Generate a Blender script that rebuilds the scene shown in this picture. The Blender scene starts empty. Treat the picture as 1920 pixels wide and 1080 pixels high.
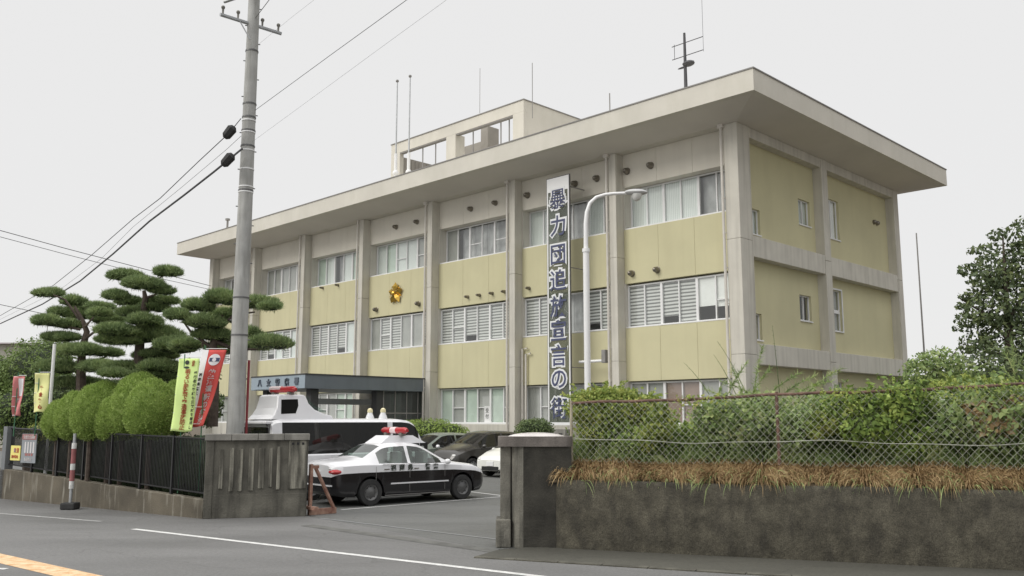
import bpy, math, random
import numpy as np
from mathutils import Vector, Matrix
random.seed(7); rng = np.random.default_rng(11)
R = math.radians; pi = math.pi
sc = bpy.context.scene
col = sc.collection
# ------------------------------------------------------------------ camera geometry (surveyed from the photograph)
f = 1687.; CH = 2.11; PT = math.atan(247/f)
def ray(px, py):
    u = (px-960)/f; v = (540-py)/f
    return Vector((u, math.cos(PT)-v*math.sin(PT), math.sin(PT)+v*math.cos(PT)))
CAM = Vector((0, 0, CH))
def P(px, py, Y):
    r = ray(px, py); return CAM + r*(Y/r.y)
def G(px, py, z=0.):
    r = ray(px, py); return CAM + r*((z-CH)/r.z)
A0 = R(45.1)
Fv = Vector((-math.sin(A0), math.cos(A0), 0)); Sv = Vector((Fv.y, -Fv.x, 0))
P0 = Vector((8.548, 33.0, 0))
def fr(px, py, off=0.):          # facade plane -> (t, z)
    r = ray(px, py); k = ((P0+Sv*off-CAM).dot(Sv))/r.dot(Sv); q = CAM+r*k
    return (q-P0).dot(Fv), q.z
cam = bpy.data.cameras.new('camera'); camo = bpy.data.objects.new('camera', cam); col.objects.link(camo)
camo.location = CAM; camo.rotation_euler = (pi/2+PT, 0, 0)
cam.sensor_width = 36; cam.lens = f/1920*36; cam.clip_end = 3000; cam.clip_start = .1
sc.camera = camo
# ------------------------------------------------------------------ materials
def newmat(name):
    m = bpy.data.materials.new(name); m.use_nodes = True
    nt = m.node_tree; nt.nodes.clear()
    out = nt.nodes.new('ShaderNodeOutputMaterial')
    return m, nt, out
def N(nt, t, **kw):
    n = nt.nodes.new(t)
    for k, v in kw.items(): setattr(n, k, v)
    return n
def ramp(nt, src, stops):
    r = N(nt, 'ShaderNodeValToRGB')
    el = r.color_ramp.elements
    while len(el) < len(stops): el.new(.5)
    for e, (p, c) in zip(el, stops):
        e.position = p; e.color = (*c, 1) if len(c) == 3 else c
    nt.links.new(src, r.inputs[0]); return r
def sc_(c, k): return tuple(min(1, x*k) for x in c)
def mat(name, c, rough=.8, var=.15, scale=3., bump=.0, bscale=40, metal=0., streak=0., streak_col=None, streak_scale=(3, 3, .35), c2=None, spec=.5, fine=0., slo=.46):
    m, nt, out = newmat(name)
    b = N(nt, 'ShaderNodeBsdfPrincipled'); nt.links.new(b.outputs[0], out.inputs[0])
    b.inputs['Roughness'].default_value = rough; b.inputs['Metallic'].default_value = metal
    b.inputs['Specular IOR Level'].default_value = spec
    tc = N(nt, 'ShaderNodeTexCoord')
    n1 = N(nt, 'ShaderNodeTexNoise'); n1.inputs['Scale'].default_value = scale; n1.inputs['Detail'].default_value = 6
    nt.links.new(tc.outputs['Object'], n1.inputs['Vector'])
    r = ramp(nt, n1.outputs[0], [(.3, sc_(c, 1-var)), (.7, c2 or sc_(c, 1+var))])
    colr = r.outputs[0]
    if streak > 0:
        mp = N(nt, 'ShaderNodeMapping'); mp.inputs['Scale'].default_value = streak_scale
        nt.links.new(tc.outputs['Object'], mp.inputs[0])
        n2 = N(nt, 'ShaderNodeTexNoise'); n2.inputs['Scale'].default_value = 1.6; n2.inputs['Detail'].default_value = 5
        nt.links.new(mp.outputs[0], n2.inputs['Vector'])
        r2 = ramp(nt, n2.outputs[0], [(slo, (0, 0, 0)), (slo+.2, (streak,)*3)])
        mx = N(nt, 'ShaderNodeMixRGB'); nt.links.new(r2.outputs[0], mx.inputs[0]); nt.links.new(colr, mx.inputs[1])
        mx.inputs[2].default_value = (*(streak_col or sc_(c, .45)), 1); colr = mx.outputs[0]
    if fine > 0:
        n4 = N(nt, 'ShaderNodeTexNoise'); n4.inputs['Scale'].default_value = 60; n4.inputs['Detail'].default_value = 2
        nt.links.new(tc.outputs['Object'], n4.inputs['Vector'])
        r4 = ramp(nt, n4.outputs[0], [(.3, (1-fine,)*3), (.7, (1+0*fine,)*3)])
        mx = N(nt, 'ShaderNodeMixRGB', blend_type='MULTIPLY'); mx.inputs[0].default_value = 1
        nt.links.new(colr, mx.inputs[1]); nt.links.new(r4.outputs[0], mx.inputs[2]); colr = mx.outputs[0]
    nt.links.new(colr, b.inputs['Base Color'])
    if bump > 0:
        n3 = N(nt, 'ShaderNodeTexNoise'); n3.inputs['Scale'].default_value = bscale; n3.inputs['Detail'].default_value = 4
        nt.links.new(tc.outputs['Object'], n3.inputs['Vector'])
        bp = N(nt, 'ShaderNodeBump'); bp.inputs['Strength'].default_value = bump; bp.inputs['Distance'].default_value = .02
        nt.links.new(n3.outputs[0], bp.inputs['Height']); nt.links.new(bp.outputs[0], b.inputs['Normal'])
    return m
def leafmat(name, stops, rough=.6, trans=.25):
    m, nt, out = newmat(name)
    g = N(nt, 'ShaderNodeNewGeometry')
    tc = N(nt, 'ShaderNodeTexCoord')
    n1 = N(nt, 'ShaderNodeTexNoise'); n1.inputs['Scale'].default_value = 2.2; n1.inputs['Detail'].default_value = 3
    nt.links.new(tc.outputs['Object'], n1.inputs['Vector'])
    mx0 = N(nt, 'ShaderNodeMath', operation='MULTIPLY_ADD'); mx0.inputs[1].default_value = .5
    nt.links.new(g.outputs['Random Per Island'], mx0.inputs[0])
    nt.links.new(n1.outputs[0], mx0.inputs[2])
    sb = N(nt, 'ShaderNodeMath', operation='SUBTRACT'); sb.inputs[1].default_value = .25; nt.links.new(mx0.outputs[0], sb.inputs[0])
    r = ramp(nt, sb.outputs[0], stops)
    b = N(nt, 'ShaderNodeBsdfPrincipled'); b.inputs['Roughness'].default_value = rough; b.inputs['Specular IOR Level'].default_value = .3
    nt.links.new(r.outputs[0], b.inputs['Base Color'])
    t = N(nt, 'ShaderNodeBsdfTranslucent'); nt.links.new(r.outputs[0], t.inputs[0])
    mx = N(nt, 'ShaderNodeMixShader'); mx.inputs[0].default_value = trans
    nt.links.new(b.outputs[0], mx.inputs[1]); nt.links.new(t.outputs[0], mx.inputs[2]); nt.links.new(mx.outputs[0], out.inputs[0])
    return m
def glassmat(name, tint, dirt, ior=1.6, dif=(.05, .05, .05), rough=.02):
    m, nt, out = newmat(name)
    t = N(nt, 'ShaderNodeBsdfTransparent'); t.inputs[0].default_value = (*tint, 1)
    d = N(nt, 'ShaderNodeBsdfDiffuse'); d.inputs[0].default_value = (*dif, 1)
    m1 = N(nt, 'ShaderNodeMixShader'); m1.inputs[0].default_value = dirt
    nt.links.new(t.outputs[0], m1.inputs[1]); nt.links.new(d.outputs[0], m1.inputs[2])
    g = N(nt, 'ShaderNodeBsdfGlossy'); g.inputs['Roughness'].default_value = rough; g.inputs[0].default_value = (.95, .95, .95, 1)
    lw = N(nt, 'ShaderNodeFresnel'); lw.inputs[0].default_value = ior
    gm = N(nt, 'ShaderNodeNewGeometry'); iv = N(nt, 'ShaderNodeMath', operation='SUBTRACT'); iv.inputs[0].default_value = 1; nt.links.new(gm.outputs['Backfacing'], iv.inputs[1])
    mu = N(nt, 'ShaderNodeMath', operation='MULTIPLY'); nt.links.new(lw.outputs[0], mu.inputs[0]); nt.links.new(iv.outputs[0], mu.inputs[1])
    mx = N(nt, 'ShaderNodeMixShader'); nt.links.new(mu.outputs[0], mx.inputs[0]); nt.links.new(m1.outputs[0], mx.inputs[1]); nt.links.new(g.outputs[0], mx.inputs[2]); nt.links.new(mx.outputs[0], out.inputs[0])
    return m
def blindmat(name, c, c2, freq, axis='Z'):
    m, nt, out = newmat(name)
    b = N(nt, 'ShaderNodeBsdfPrincipled'); nt.links.new(b.outputs[0], out.inputs[0]); b.inputs['Roughness'].default_value = .7
    tc = N(nt, 'ShaderNodeTexCoord')
    w = N(nt, 'ShaderNodeTexWave', wave_type='BANDS', bands_direction=axis); w.inputs['Scale'].default_value = freq; w.inputs['Distortion'].default_value = .6
    w.inputs['Detail'].default_value = 1; w.inputs['Detail Scale'].default_value = .4
    nt.links.new(tc.outputs['Object'], w.inputs['Vector'])
    r = ramp(nt, w.outputs[0], [(.25, c2), (.6, c)]); nt.links.new(r.outputs[0], b.inputs['Base Color'])
    return m
M = {}
M['yellow'] = mat('yellow_panel', (.60, .563, .362), .85, .05, .6, .05, 60, streak=.17, streak_col=(.49, .45, .28), streak_scale=(1.6, 1.6, .12), fine=.05)
M['grey_panel'] = mat('grey_panel', (.69, .655, .575), .85, .05, .7, .05, 60, streak=.12, streak_col=(.5, .46, .4), streak_scale=(1.6, 1.6, .12), fine=.05)
M['conc'] = mat('building_concrete', (.60, .575, .51), .85, .07, 1.2, .08, 50, streak=.35, streak_col=(.34, .32, .28), streak_scale=(2.5, 2.5, .15), fine=.06)
M['fascia'] = mat('eave_concrete', (.65, .62, .55), .85, .05, .8, .08, 40, streak=.3, streak_col=(.55, .53, .45), streak_scale=(1.2, 1.2, .5), fine=.08)
M['soffit'] = mat('soffit_paint', (.62, .585, .53), .85, .05, .5, .03, 40)
M['flash'] = mat('metal_flashing', (.24, .23, .22), .6, .1, 3)
M['alu'] = mat('white_aluminium', (.78, .78, .78), .45, .03, 3)
M['pipe'] = mat('pipe_paint', (.60, .57, .52), .6, .08, 3)
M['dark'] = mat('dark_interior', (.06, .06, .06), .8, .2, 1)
M['room'] = mat('room_wall', (.42, .42, .40), .9, .2, .6)
M['roomstandin'] = mat('room_light_standin', (.40, .40, .40), .8, .35, 1.4, streak=.6, streak_col=(.65, .66, .66), streak_scale=(1.5, 1, .8))  # grey tone stands in for room light behind open panes
M['blindA'] = blindmat('slatted_blind', (.68, .68, .66), (.17, .17, .165), 2.2)
M['blindB'] = blindmat('vertical_curtain', (.80, .83, .81), (.64, .68, .65), 3.5, 'X')
M['blindC'] = mat('plain_shade', (.88, .88, .86), .8, .04, 2)
M['blindD'] = mat('grey_shade', (.40, .40, .38), .8, .1, 2)
M['blindE'] = mat('green_curtain', (.54, .63, .55), .8, .08, 2)
M['blindF'] = mat('brown_curtain', (.30, .21, .17), .8, .1, 2)
M['glass'] = glassmat('window_glass', (.95, .97, .96), .06, 1.85, (.5, .52, .5))
M['carglass'] = glassmat('car_glass', (.62, .72, .67), .10, 1.9, (.35, .40, .37))
M['darkglass'] = glassmat('tinted_glass', (.12, .12, .12), .5, 1.5, (.03, .03, .028))
M['canopy'] = mat('blue_grey_steel', (.15, .175, .20), .5, .06, 1.5, streak=.3, streak_col=(.11, .13, .15), streak_scale=(2, 2, .3))
M['canopy_light'] = mat('pale_blue_steel', (.29, .35, .40), .5, .05, 1.5)
M['gold'] = mat('gilt_metal', (.85, .55, .12), .25, .1, 5, metal=1.)
M['steel'] = mat('galvanised_steel', (.42, .43, .44), .45, .12, 6, metal=.6)
M['hood'] = mat('stainless_hood', (.22, .2, .17), .35, .2, 8, metal=.8)
M['black'] = mat('black_paint', (.012, .012, .013), .45, .3, 4)
M['rubber'] = mat('rubber', (.03, .03, .03), .8, .2, 6)
M['white'] = mat('white_paint', (.80, .80, .80), .4, .02, 3)
M['asphalt'] = None
M['pole'] = mat('pole_concrete', (.40, .40, .385), .85, .16, 2.2, .1, 40, streak=.6, streak_col=(.24, .24, .22), streak_scale=(5, 5, .6), fine=.1)
M['old_conc'] = mat('weathered_concrete', (.135, .128, .106), .9, .45, 1.8, .5, 25, streak=.8, streak_col=(.07, .066, .055), streak_scale=(3.5, 3.5, .5), fine=.3)
M['old_light'] = mat('lichen_concrete', (.10, .095, .078), .9, .4, 3, .4, 25, streak=1., streak_col=(.34, .325, .27), slo=.40, streak_scale=(5, 5, .55), fine=.3)
M['curbwall'] = mat('dirty_low_wall', (.125, .108, .08), .9, .35, 1.2, .4, 25, streak=.9, streak_col=(.33, .31, .26), slo=.55, streak_scale=(4.5, 4.5, .7), fine=.25)
M['retain'] = mat('mossy_concrete', (.088, .079, .056), .92, .45, 4, .8, 18, c2=(.13, .118, .086), streak=.6, streak_col=(.04, .036, .028), streak_scale=(3.6, 3.6, 1.1), fine=.6)
M['post_conc'] = mat('gate_post_concrete', (.20, .19, .16), .9, .35, 2, .5, 25, streak=.9, streak_col=(.035, .034, .028), streak_scale=(4, 4, .5), fine=.3)
M['cap'] = mat('cap_concrete', (.26, .25, .225), .85, .2, 4, .3, 30, streak=.4, fine=.2)
M['soil'] = mat('soil', (.09, .07, .045), .95, .4, 4, .6, 12)
M['bark'] = mat('pine_bark', (.085, .065, .052), .95, .35, 9, .8, 30)
M['rust'] = mat('rusty_pipe', (.10, .055, .042), .8, .4, 7, .4, 60, c2=(.22, .13, .095))
M['rust2'] = mat('rusty_red_frame', (.33, .15, .11), .75, .35, 9, .3, 60, c2=(.42, .27, .2))
M['wire'] = mat('galvanised_wire', (.42, .43, .36), .6, .2, 5)
M['cable'] = mat('cable_black', (.07, .07, .075), .6, .2, 5)
M['linewhite'] = mat('road_paint_white', (.72, .72, .70), .7, .14, 8, fine=.3, streak=.5, streak_col=(.42, .42, .41), streak_scale=(4, 4, 4), slo=.56)
M['lineorange'] = mat('road_paint_orange', (.80, .44, .19), .7, .2, 7, fine=.3, c2=(.92, .70, .45))
M['bluechar'] = mat('navy_letter_paint', (.06, .07, .14), .6, .1, 4)
M['redchar'] = mat('red_print', (.50, .10, .05), .7, .1, 4)
M['inkchar'] = mat('black_print', (.04, .05, .04), .7, .1, 4)
M['lime'] = mat('lime_cloth', (.68, .86, .32), .8, .04, 3)
M['paleyellow'] = mat('pale_yellow_cloth', (.80, .80, .36), .8, .05, 3)
M['redcloth'] = mat('red_cloth', (.62, .085, .075), .8, .06, 3)
M['pinkcloth'] = mat('faded_red_cloth', (.62, .22, .22), .8, .1, 3)
M['whitecloth'] = mat('white_cloth', (.80, .78, .80), .8, .03, 3)
M['greenpole'] = mat('green_pole', (.05, .16, .08), .5, .1, 3)
M['redlens'] = mat('red_lens', (.48, .035, .04), .2, .08, 8)
M['palelens'] = mat('pale_lens', (.78, .62, .62), .2, .05, 8)
M['clearlens'] = mat('clear_lens', (.70, .70, .68), .15, .1, 10)
M['chrome'] = mat('chrome', (.7, .7, .7), .2, .05, 5, metal=1.)
M['rim'] = mat('wheel_rim_grey', (.13, .13, .13), .4, .15, 5, metal=.3)
M['poster'] = None
def paint(name, c, rough=.25):
    m, nt, out = newmat(name)
    b = N(nt, 'ShaderNodeBsdfPrincipled'); nt.links.new(b.outputs[0], out.inputs[0])
    tc = N(nt, 'ShaderNodeTexCoord'); n1 = N(nt, 'ShaderNodeTexNoise'); n1.inputs['Scale'].default_value = 2.5; n1.inputs['Detail'].default_value = 5
    nt.links.new(tc.outputs['Object'], n1.inputs['Vector'])
    r = ramp(nt, n1.outputs[0], [(.3, sc_(c, .93)), (.7, c)]); nt.links.new(r.outputs[0], b.inputs['Base Color'])
    b.inputs['Roughness'].default_value = rough; b.inputs['Coat Weight'].default_value = .5; b.inputs['Coat Roughness'].default_value = .08
    return m
M['p_white'] = paint('white_car_paint', (.80, .80, .82)); M['p_black'] = paint('black_car_paint', (.012, .011, .013))
M['p_dark'] = paint('dark_car_paint', (.045, .042, .038)); M['p_silver'] = paint('silver_green_paint', (.22, .25, .22)); M['p_white2'] = paint('bright_white_paint', (.82, .82, .78))
def asphalt(name, c, wet):
    m, nt, out = newmat(name)
    b = N(nt, 'ShaderNodeBsdfPrincipled'); nt.links.new(b.outputs[0], out.inputs[0])
    tc = N(nt, 'ShaderNodeTexCoord')
    n1 = N(nt, 'ShaderNodeTexNoise'); n1.inputs['Scale'].default_value = .35; n1.inputs['Detail'].default_value = 7; n1.inputs['Roughness'].default_value = .62
    mp = N(nt, 'ShaderNodeMapping'); mp.inputs['Rotation'].default_value = (0, 0, R(34)); mp.inputs['Scale'].default_value = (.45, 1.6, 1)
    nt.links.new(tc.outputs['Object'], mp.inputs[0]); nt.links.new(mp.outputs[0], n1.inputs['Vector'])
    r = ramp(nt, n1.outputs[0], [(.3, sc_(c, .72)), (.7, sc_(c, 1.22))])
    n2 = N(nt, 'ShaderNodeTexNoise'); n2.inputs['Scale'].default_value = 70; n2.inputs['Detail'].default_value = 2
    nt.links.new(tc.outputs['Object'], n2.inputs['Vector'])
    r2 = ramp(nt, n2.outputs[0], [(.35, (.65,)*3), (.65, (1.,)*3)])
    mx = N(nt, 'ShaderNodeMixRGB', blend_type='MULTIPLY'); mx.inputs[0].default_value = .8
    nt.links.new(r.outputs[0], mx.inputs[1]); nt.links.new(r2.outputs[0], mx.inputs[2])
    n7 = N(nt, 'ShaderNodeTexNoise'); n7.inputs['Scale'].default_value = 17; n7.inputs['Detail'].default_value = 4; n7.inputs['Roughness'].default_value = .8
    nt.links.new(tc.outputs['Object'], n7.inputs['Vector']); r7 = ramp(nt, n7.outputs[0], [(.35, (.80,)*3), (.65, (1.12,)*3)])
    mx7 = N(nt, 'ShaderNodeMixRGB', blend_type='MULTIPLY'); mx7.inputs[0].default_value = 1; nt.links.new(mx.outputs[0], mx7.inputs[1]); nt.links.new(r7.outputs[0], mx7.inputs[2]); mx = mx7
    # crack network
    v = N(nt, 'ShaderNodeTexVoronoi', feature='DISTANCE_TO_EDGE'); v.inputs['Scale'].default_value = .33
    n5 = N(nt, 'ShaderNodeTexNoise'); n5.inputs['Scale'].default_value = 1.2; n5.inputs['Detail'].default_value = 6
    nt.links.new(tc.outputs['Object'], n5.inputs['Vector'])
    ad = N(nt, 'ShaderNodeMixRGB', blend_type='ADD'); ad.inputs[0].default_value = .9
    nt.links.new(tc.outputs['Object'], ad.inputs[1]); nt.links.new(n5.outputs[1], ad.inputs[2]); nt.links.new(ad.outputs[0], v.inputs['Vector'])
    r3 = ramp(nt, v.outputs[0], [(.0, (.7,)*3), (.008, (1.,)*3)])
    mx2 = N(nt, 'ShaderNodeMixRGB', blend_type='MULTIPLY'); mx2.inputs[0].default_value = .6
    nt.links.new(mx.outputs[0], mx2.inputs[1]); nt.links.new(r3.outputs[0], mx2.inputs[2])
    nt.links.new(mx2.outputs[0], b.inputs['Base Color'])
    r4 = ramp(nt, n1.outputs[0], [(.35, (wet,)*3), (.65, (.85,)*3)]); nt.links.new(r4.outputs[0], b.inputs['Roughness'])
    bp = N(nt, 'ShaderNodeBump'); bp.inputs['Strength'].default_value = .35; bp.inputs['Distance'].default_value = .01
    nt.links.new(n2.outputs[0], bp.inputs['Height']); nt.links.new(bp.outputs[0], b.inputs['Normal'])
    return m
M['road'] = asphalt('road_asphalt', (.178, .176, .172), .5); M['lot'] = asphalt('lot_asphalt', (.15, .152, .145), .5); M['walk'] = asphalt('pavement_asphalt', (.085, .082, .066), .7)
def L(*c): return c
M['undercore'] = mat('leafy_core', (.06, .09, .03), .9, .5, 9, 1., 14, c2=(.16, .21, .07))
M['pine'] = leafmat('pine_needles', [(0, L(.09, .135, .06)), (.45, L(.215, .29, .125)), (.8, L(.35, .43, .19)), (1, L(.44, .49, .24))], trans=.15)
M['hedge'] = leafmat('clipped_leaves', [(0, L(.16, .245, .05)), (.5, L(.31, .42, .11)), (1, L(.46, .57, .19))], trans=.25)
M['darkhedge'] = leafmat('dark_leaves', [(0, L(.055, .085, .035)), (.5, L(.12, .17, .065)), (1, L(.21, .26, .10))], trans=.2)
M['mound'] = leafmat('mound_leaves', [(0, L(.07, .11, .035)), (.5, L(.16, .23, .07)), (1, L(.27, .35, .11))], trans=.2)
M['shade'] = leafmat('shaded_inner_leaves', [(0, L(.015, .022, .01)), (.5, L(.03, .045, .02)), (1, L(.05, .07, .03))], trans=.1)  # near-black green: shade inside the foliage put into the leaf colour
M['bush'] = leafmat('garden_leaves', [(0, L(.07, .12, .03)), (.45, L(.20, .29, .07)), (.8, L(.38, .47, .12)), (1, L(.58, .56, .19))], trans=.3)
M['bushy'] = leafmat('yellowing_leaves', [(0, L(.09, .15, .035)), (.5, L(.27, .34, .08)), (.8, L(.45, .47, .13)), (1, L(.45, .26, .12))], trans=.3)
M['weed'] = leafmat('weed_leaves', [(0, L(.08, .125, .05)), (.4, L(.23, .32, .12)), (.75, L(.44, .52, .22)), (1, L(.58, .50, .28))], trans=.3)
M['dry'] = leafmat('dry_grass_blades', [(0, L(.10, .064, .032)), (.4, L(.32, .215, .108)), (.75, L(.53, .39, .21)), (1, L(.66, .54, .33))], trans=.25)
M['maple'] = leafmat('dark_tree_leaves', [(0, L(.04, .06, .035)), (.5, L(.12, .16, .075)), (.9, L(.21, .25, .10)), (1, L(.26, .15, .10))], trans=.2)
# ------------------------------------------------------------------ object helpers
def tag(o, label=None, cat=None, group=None, kind=None):
    if label: o['label'] = label
    if cat: o['category'] = cat
    if group: o['group'] = group
    if kind: o['kind'] = kind
    return o
def empty(name, label, cat, loc=(0, 0, 0), rz=0, group=None):
    o = bpy.data.objects.new(name, None); col.objects.link(o); o.location = loc; o.rotation_euler = (0, 0, rz); o.empty_display_size = .2
    return tag(o, label, cat, group)
class MB:
    def __init__(s): s.v = []; s.f = []
    def add(s, vs, fs):
        n = len(s.v); s.v += [tuple(v) for v in vs]; s.f += [tuple(i+n for i in q) for q in fs]; return s
    def box(s, x0, x1, y0, y1, z0, z1, m=None):
        vs = [Vector((x, y, z)) for z in (z0, z1) for y in (y0, y1) for x in (x0, x1)]
        if m: vs = [m @ v for v in vs]
        return s.add(vs, [(0, 2, 3, 1), (4, 5, 7, 6), (0, 1, 5, 4), (2, 6, 7, 3), (0, 4, 6, 2), (1, 3, 7, 5)])
    def quad(s, a, b, c, d): return s.add([a, b, c, d], [(0, 1, 2, 3)])
    def tube(s, pts, rad, n=8, cap=True):
        pts = [Vector(p) for p in pts]; rads = rad if isinstance(rad, (list, tuple)) else [rad]*len(pts)
        base = len(s.v); up = None
        for i, p in enumerate(pts):
            d = (pts[min(i+1, len(pts)-1)]-pts[max(i-1, 0)]).normalized()
            if up is None or abs(up.dot(d)) > .99:
                up = Vector((0, 0, 1)) if abs(d.z) < .9 else Vector((1, 0, 0))
            a = (up - d*up.dot(d)).normalized(); b = d.cross(a); up = a
            for k in range(n):
                an = 2*pi*k/n; s.v.append(tuple(p+(a*math.cos(an)+b*math.sin(an))*rads[i]))
        for i in range(len(pts)-1):
            for k in range(n):
                s.f.append((base+i*n+k, base+i*n+(k+1) % n, base+(i+1)*n+(k+1) % n, base+(i+1)*n+k))
        if cap:
            s.f.append(tuple(base+k for k in reversed(range(n)))); s.f.append(tuple(base+(len(pts)-1)*n+k for k in range(n)))
        return s
    def lathe(s, prof, n=24, m=None, close=False):
        base = len(s.v)
        for r, z in prof:
            for k in range(n):
                v = Vector((r*math.cos(2*pi*k/n), r*math.sin(2*pi*k/n), z)); s.v.append(tuple(m @ v if m else v))
        for i in range(len(prof)-1):
            for k in range(n): s.f.append((base+i*n+k, base+i*n+(k+1) % n, base+(i+1)*n+(k+1) % n, base+(i+1)*n+k))
        return s
    def prism(s, poly, z0, z1):
        n = len(poly)
        zt = z1 if isinstance(z1, (list, tuple)) else [z1]*n
        zb = z0 if isinstance(z0, (list, tuple)) else [z0]*n
        return s.add([(p[0], p[1], zb[i]) for i, p in enumerate(poly)]+[(p[0], p[1], zt[i]) for i, p in enumerate(poly)],
                     [tuple(reversed(range(n))), tuple(range(n, 2*n))]+[(i, (i+1) % n, n+(i+1) % n, n+i) for i in range(n)])
    def ico(s, c, r, m=None, nu=10, nv=6):
        base = len(s.v); rx, ry, rz = (r, r, r) if not isinstance(r, (tuple, list)) else r
        for i in range(nv+1):
            th = pi*i/nv
            for k in range(nu):
                v = Vector((c[0]+rx*math.sin(th)*math.cos(2*pi*k/nu), c[1]+ry*math.sin(th)*math.sin(2*pi*k/nu), c[2]+rz*math.cos(th)))
                s.v.append(tuple(m @ v if m else v))
        for i in range(nv):
            for k in range(nu): s.f.append((base+i*nu+k, base+(i+1)*nu+k, base+(i+1)*nu+(k+1) % nu, base+i*nu+(k+1) % nu))
        return s
    def build(s, name, m, parent=None, smooth=False, bevel=0):
        me = bpy.data.meshes.new(name); me.from_pydata(s.v, [], s.f); me.update()
        me.materials.append(M[m] if isinstance(m, str) else m)
        o = bpy.data.objects.new(name, me); col.objects.link(o)
        if parent: o.parent = parent
        if smooth:
            me.polygons.foreach_set('use_smooth', [True]*len(me.polygons))
            md = o.modifiers.new('w', 'EDGE_SPLIT'); md.split_angle = R(38)
        if bevel:
            md = o.modifiers.new('b', 'BEVEL'); md.width = bevel; md.segments = 2; md.limit_method = 'ANGLE'
        return o
def npmesh(name, verts, nper, m, parent=None, smooth=False):
    """verts (n*nper,3): separate polygons with nper corners"""
    verts = np.asarray(verts, dtype=np.float32).reshape(-1, 3); n = len(verts)//nper
    me = bpy.data.meshes.new(name); me.vertices.add(len(verts)); me.vertices.foreach_set('co', verts.ravel())
    me.loops.add(n*nper); me.loops.foreach_set('vertex_index', np.arange(n*nper, dtype=np.int32))
    me.polygons.add(n); me.polygons.foreach_set('loop_start', np.arange(0, n*nper, nper, dtype=np.int32))
    me.update(calc_edges=True); me.validate()
    for mm in (m if isinstance(m, (list, tuple)) else [m]): me.materials.append(M[mm] if isinstance(mm, str) else mm)
    o = bpy.data.objects.new(name, me); col.objects.link(o)
    if parent: o.parent = parent
    return o
def unit(a): return a/np.maximum(np.linalg.norm(a, axis=-1, keepdims=True), 1e-9)
def leafquads(c, nrm, size, aspect=.55):
    """leaf-shaped quads at c (n,3) facing nrm"""
    n = len(c); s = (size*rng.uniform(.6, 1.3, n))[:, None]
    t = unit(np.cross(nrm, rng.normal(size=(n, 3)))); b = np.cross(nrm, t)
    return np.stack([c-t*s, c-b*s*aspect, c+t*s, c+b*s*aspect], 1)
def needles(c, d, ln, w):
    n = len(c); l = (ln*rng.uniform(.6, 1.2, n))[:, None]
    t = unit(np.cross(d, rng.normal(size=(n, 3))))*w
    return np.stack([c-t, c+t, c+d*l], 1)
def lump(p, fq, seed):           # cheap smooth noise for lumpy outlines
    q = p*fq+seed
    return (np.sin(q[:, 0]*1.3+np.sin(q[:, 1]*1.7))+np.sin(q[:, 1]*1.1+np.sin(q[:, 2]*2.1))+np.sin(q[:, 2]*1.5+np.sin(q[:, 0]*1.9)))/3
def sph(n): return unit(rng.normal(size=(n, 3)))
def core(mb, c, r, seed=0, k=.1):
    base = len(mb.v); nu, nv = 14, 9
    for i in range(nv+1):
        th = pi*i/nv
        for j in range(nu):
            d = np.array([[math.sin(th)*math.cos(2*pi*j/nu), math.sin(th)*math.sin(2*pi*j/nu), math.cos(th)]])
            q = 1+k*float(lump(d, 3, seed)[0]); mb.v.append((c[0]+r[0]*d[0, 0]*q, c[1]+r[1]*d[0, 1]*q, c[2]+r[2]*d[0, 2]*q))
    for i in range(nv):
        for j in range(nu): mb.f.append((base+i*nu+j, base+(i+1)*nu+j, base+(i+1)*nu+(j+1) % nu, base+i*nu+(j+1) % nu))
def join_into(o, mb, m):
    """append solid core faces (mb) to leaf object o as second material"""
    c = mb.build('tmp_core', m); me = o.data
    import bmesh
    bm = bmesh.new(); bm.from_mesh(me); nf = len(bm.faces)
    bm.from_mesh(c.data); me.materials.append(M[m])
    bm.faces.ensure_lookup_table()
    for q in bm.faces[nf:]: q.material_index = len(me.materials)-1
    bm.to_mesh(me); bm.free()
    d = c.data; bpy.data.objects.remove(c); bpy.data.meshes.remove(d)
    return o
def text_mb(body, size=1., off=0., ext=.004, shear=0):
    cu = bpy.data.curves.new('txt', 'FONT'); cu.body = body; cu.size = size; cu.offset = off; cu.extrude = ext; cu.align_x = 'CENTER'; cu.align_y = 'CENTER'; cu.resolution_u = 3
    o = bpy.data.objects.new('txt', cu); col.objects.link(o)
    dg = bpy.context.evaluated_depsgraph_get(); me = bpy.data.meshes.new_from_object(o.evaluated_get(dg))
    vs = [v.co.copy() for v in me.vertices]; fs = [tuple(p.vertices) for p in me.polygons]
    bpy.data.objects.remove(o); bpy.data.curves.remove(cu); bpy.data.meshes.remove(me)
    if vs:
        cx = (min(v.x for v in vs)+max(v.x for v in vs))/2; cy = (min(v.y for v in vs)+max(v.y for v in vs))/2
        vs = [Vector((v.x-cx, v.y-cy, v.z)) for v in vs]
    return vs, fs
def put_text(mb, body, size, mtx, off=0., ext=.004, sx=1.):
    vs, fs = text_mb(body, size, off, ext)
    mb.add([mtx @ Vector((v.x*sx, v.y, v.z)) for v in vs], fs)
UPR = Matrix.Rotation(pi/2, 4, 'X')      # text plane XY -> XZ facing -Y
def T(x, y, z): return Matrix.Translation((x, y, z))
# ------------------------------------------------------------------ SETTING
sheet = MB().quad((-400, -60, -.03), (400, -60, -.03), (400, 600, -.03), (-400, 600, -.03))
tag(sheet.build('ground', 'soil'), kind='structure')
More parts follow.
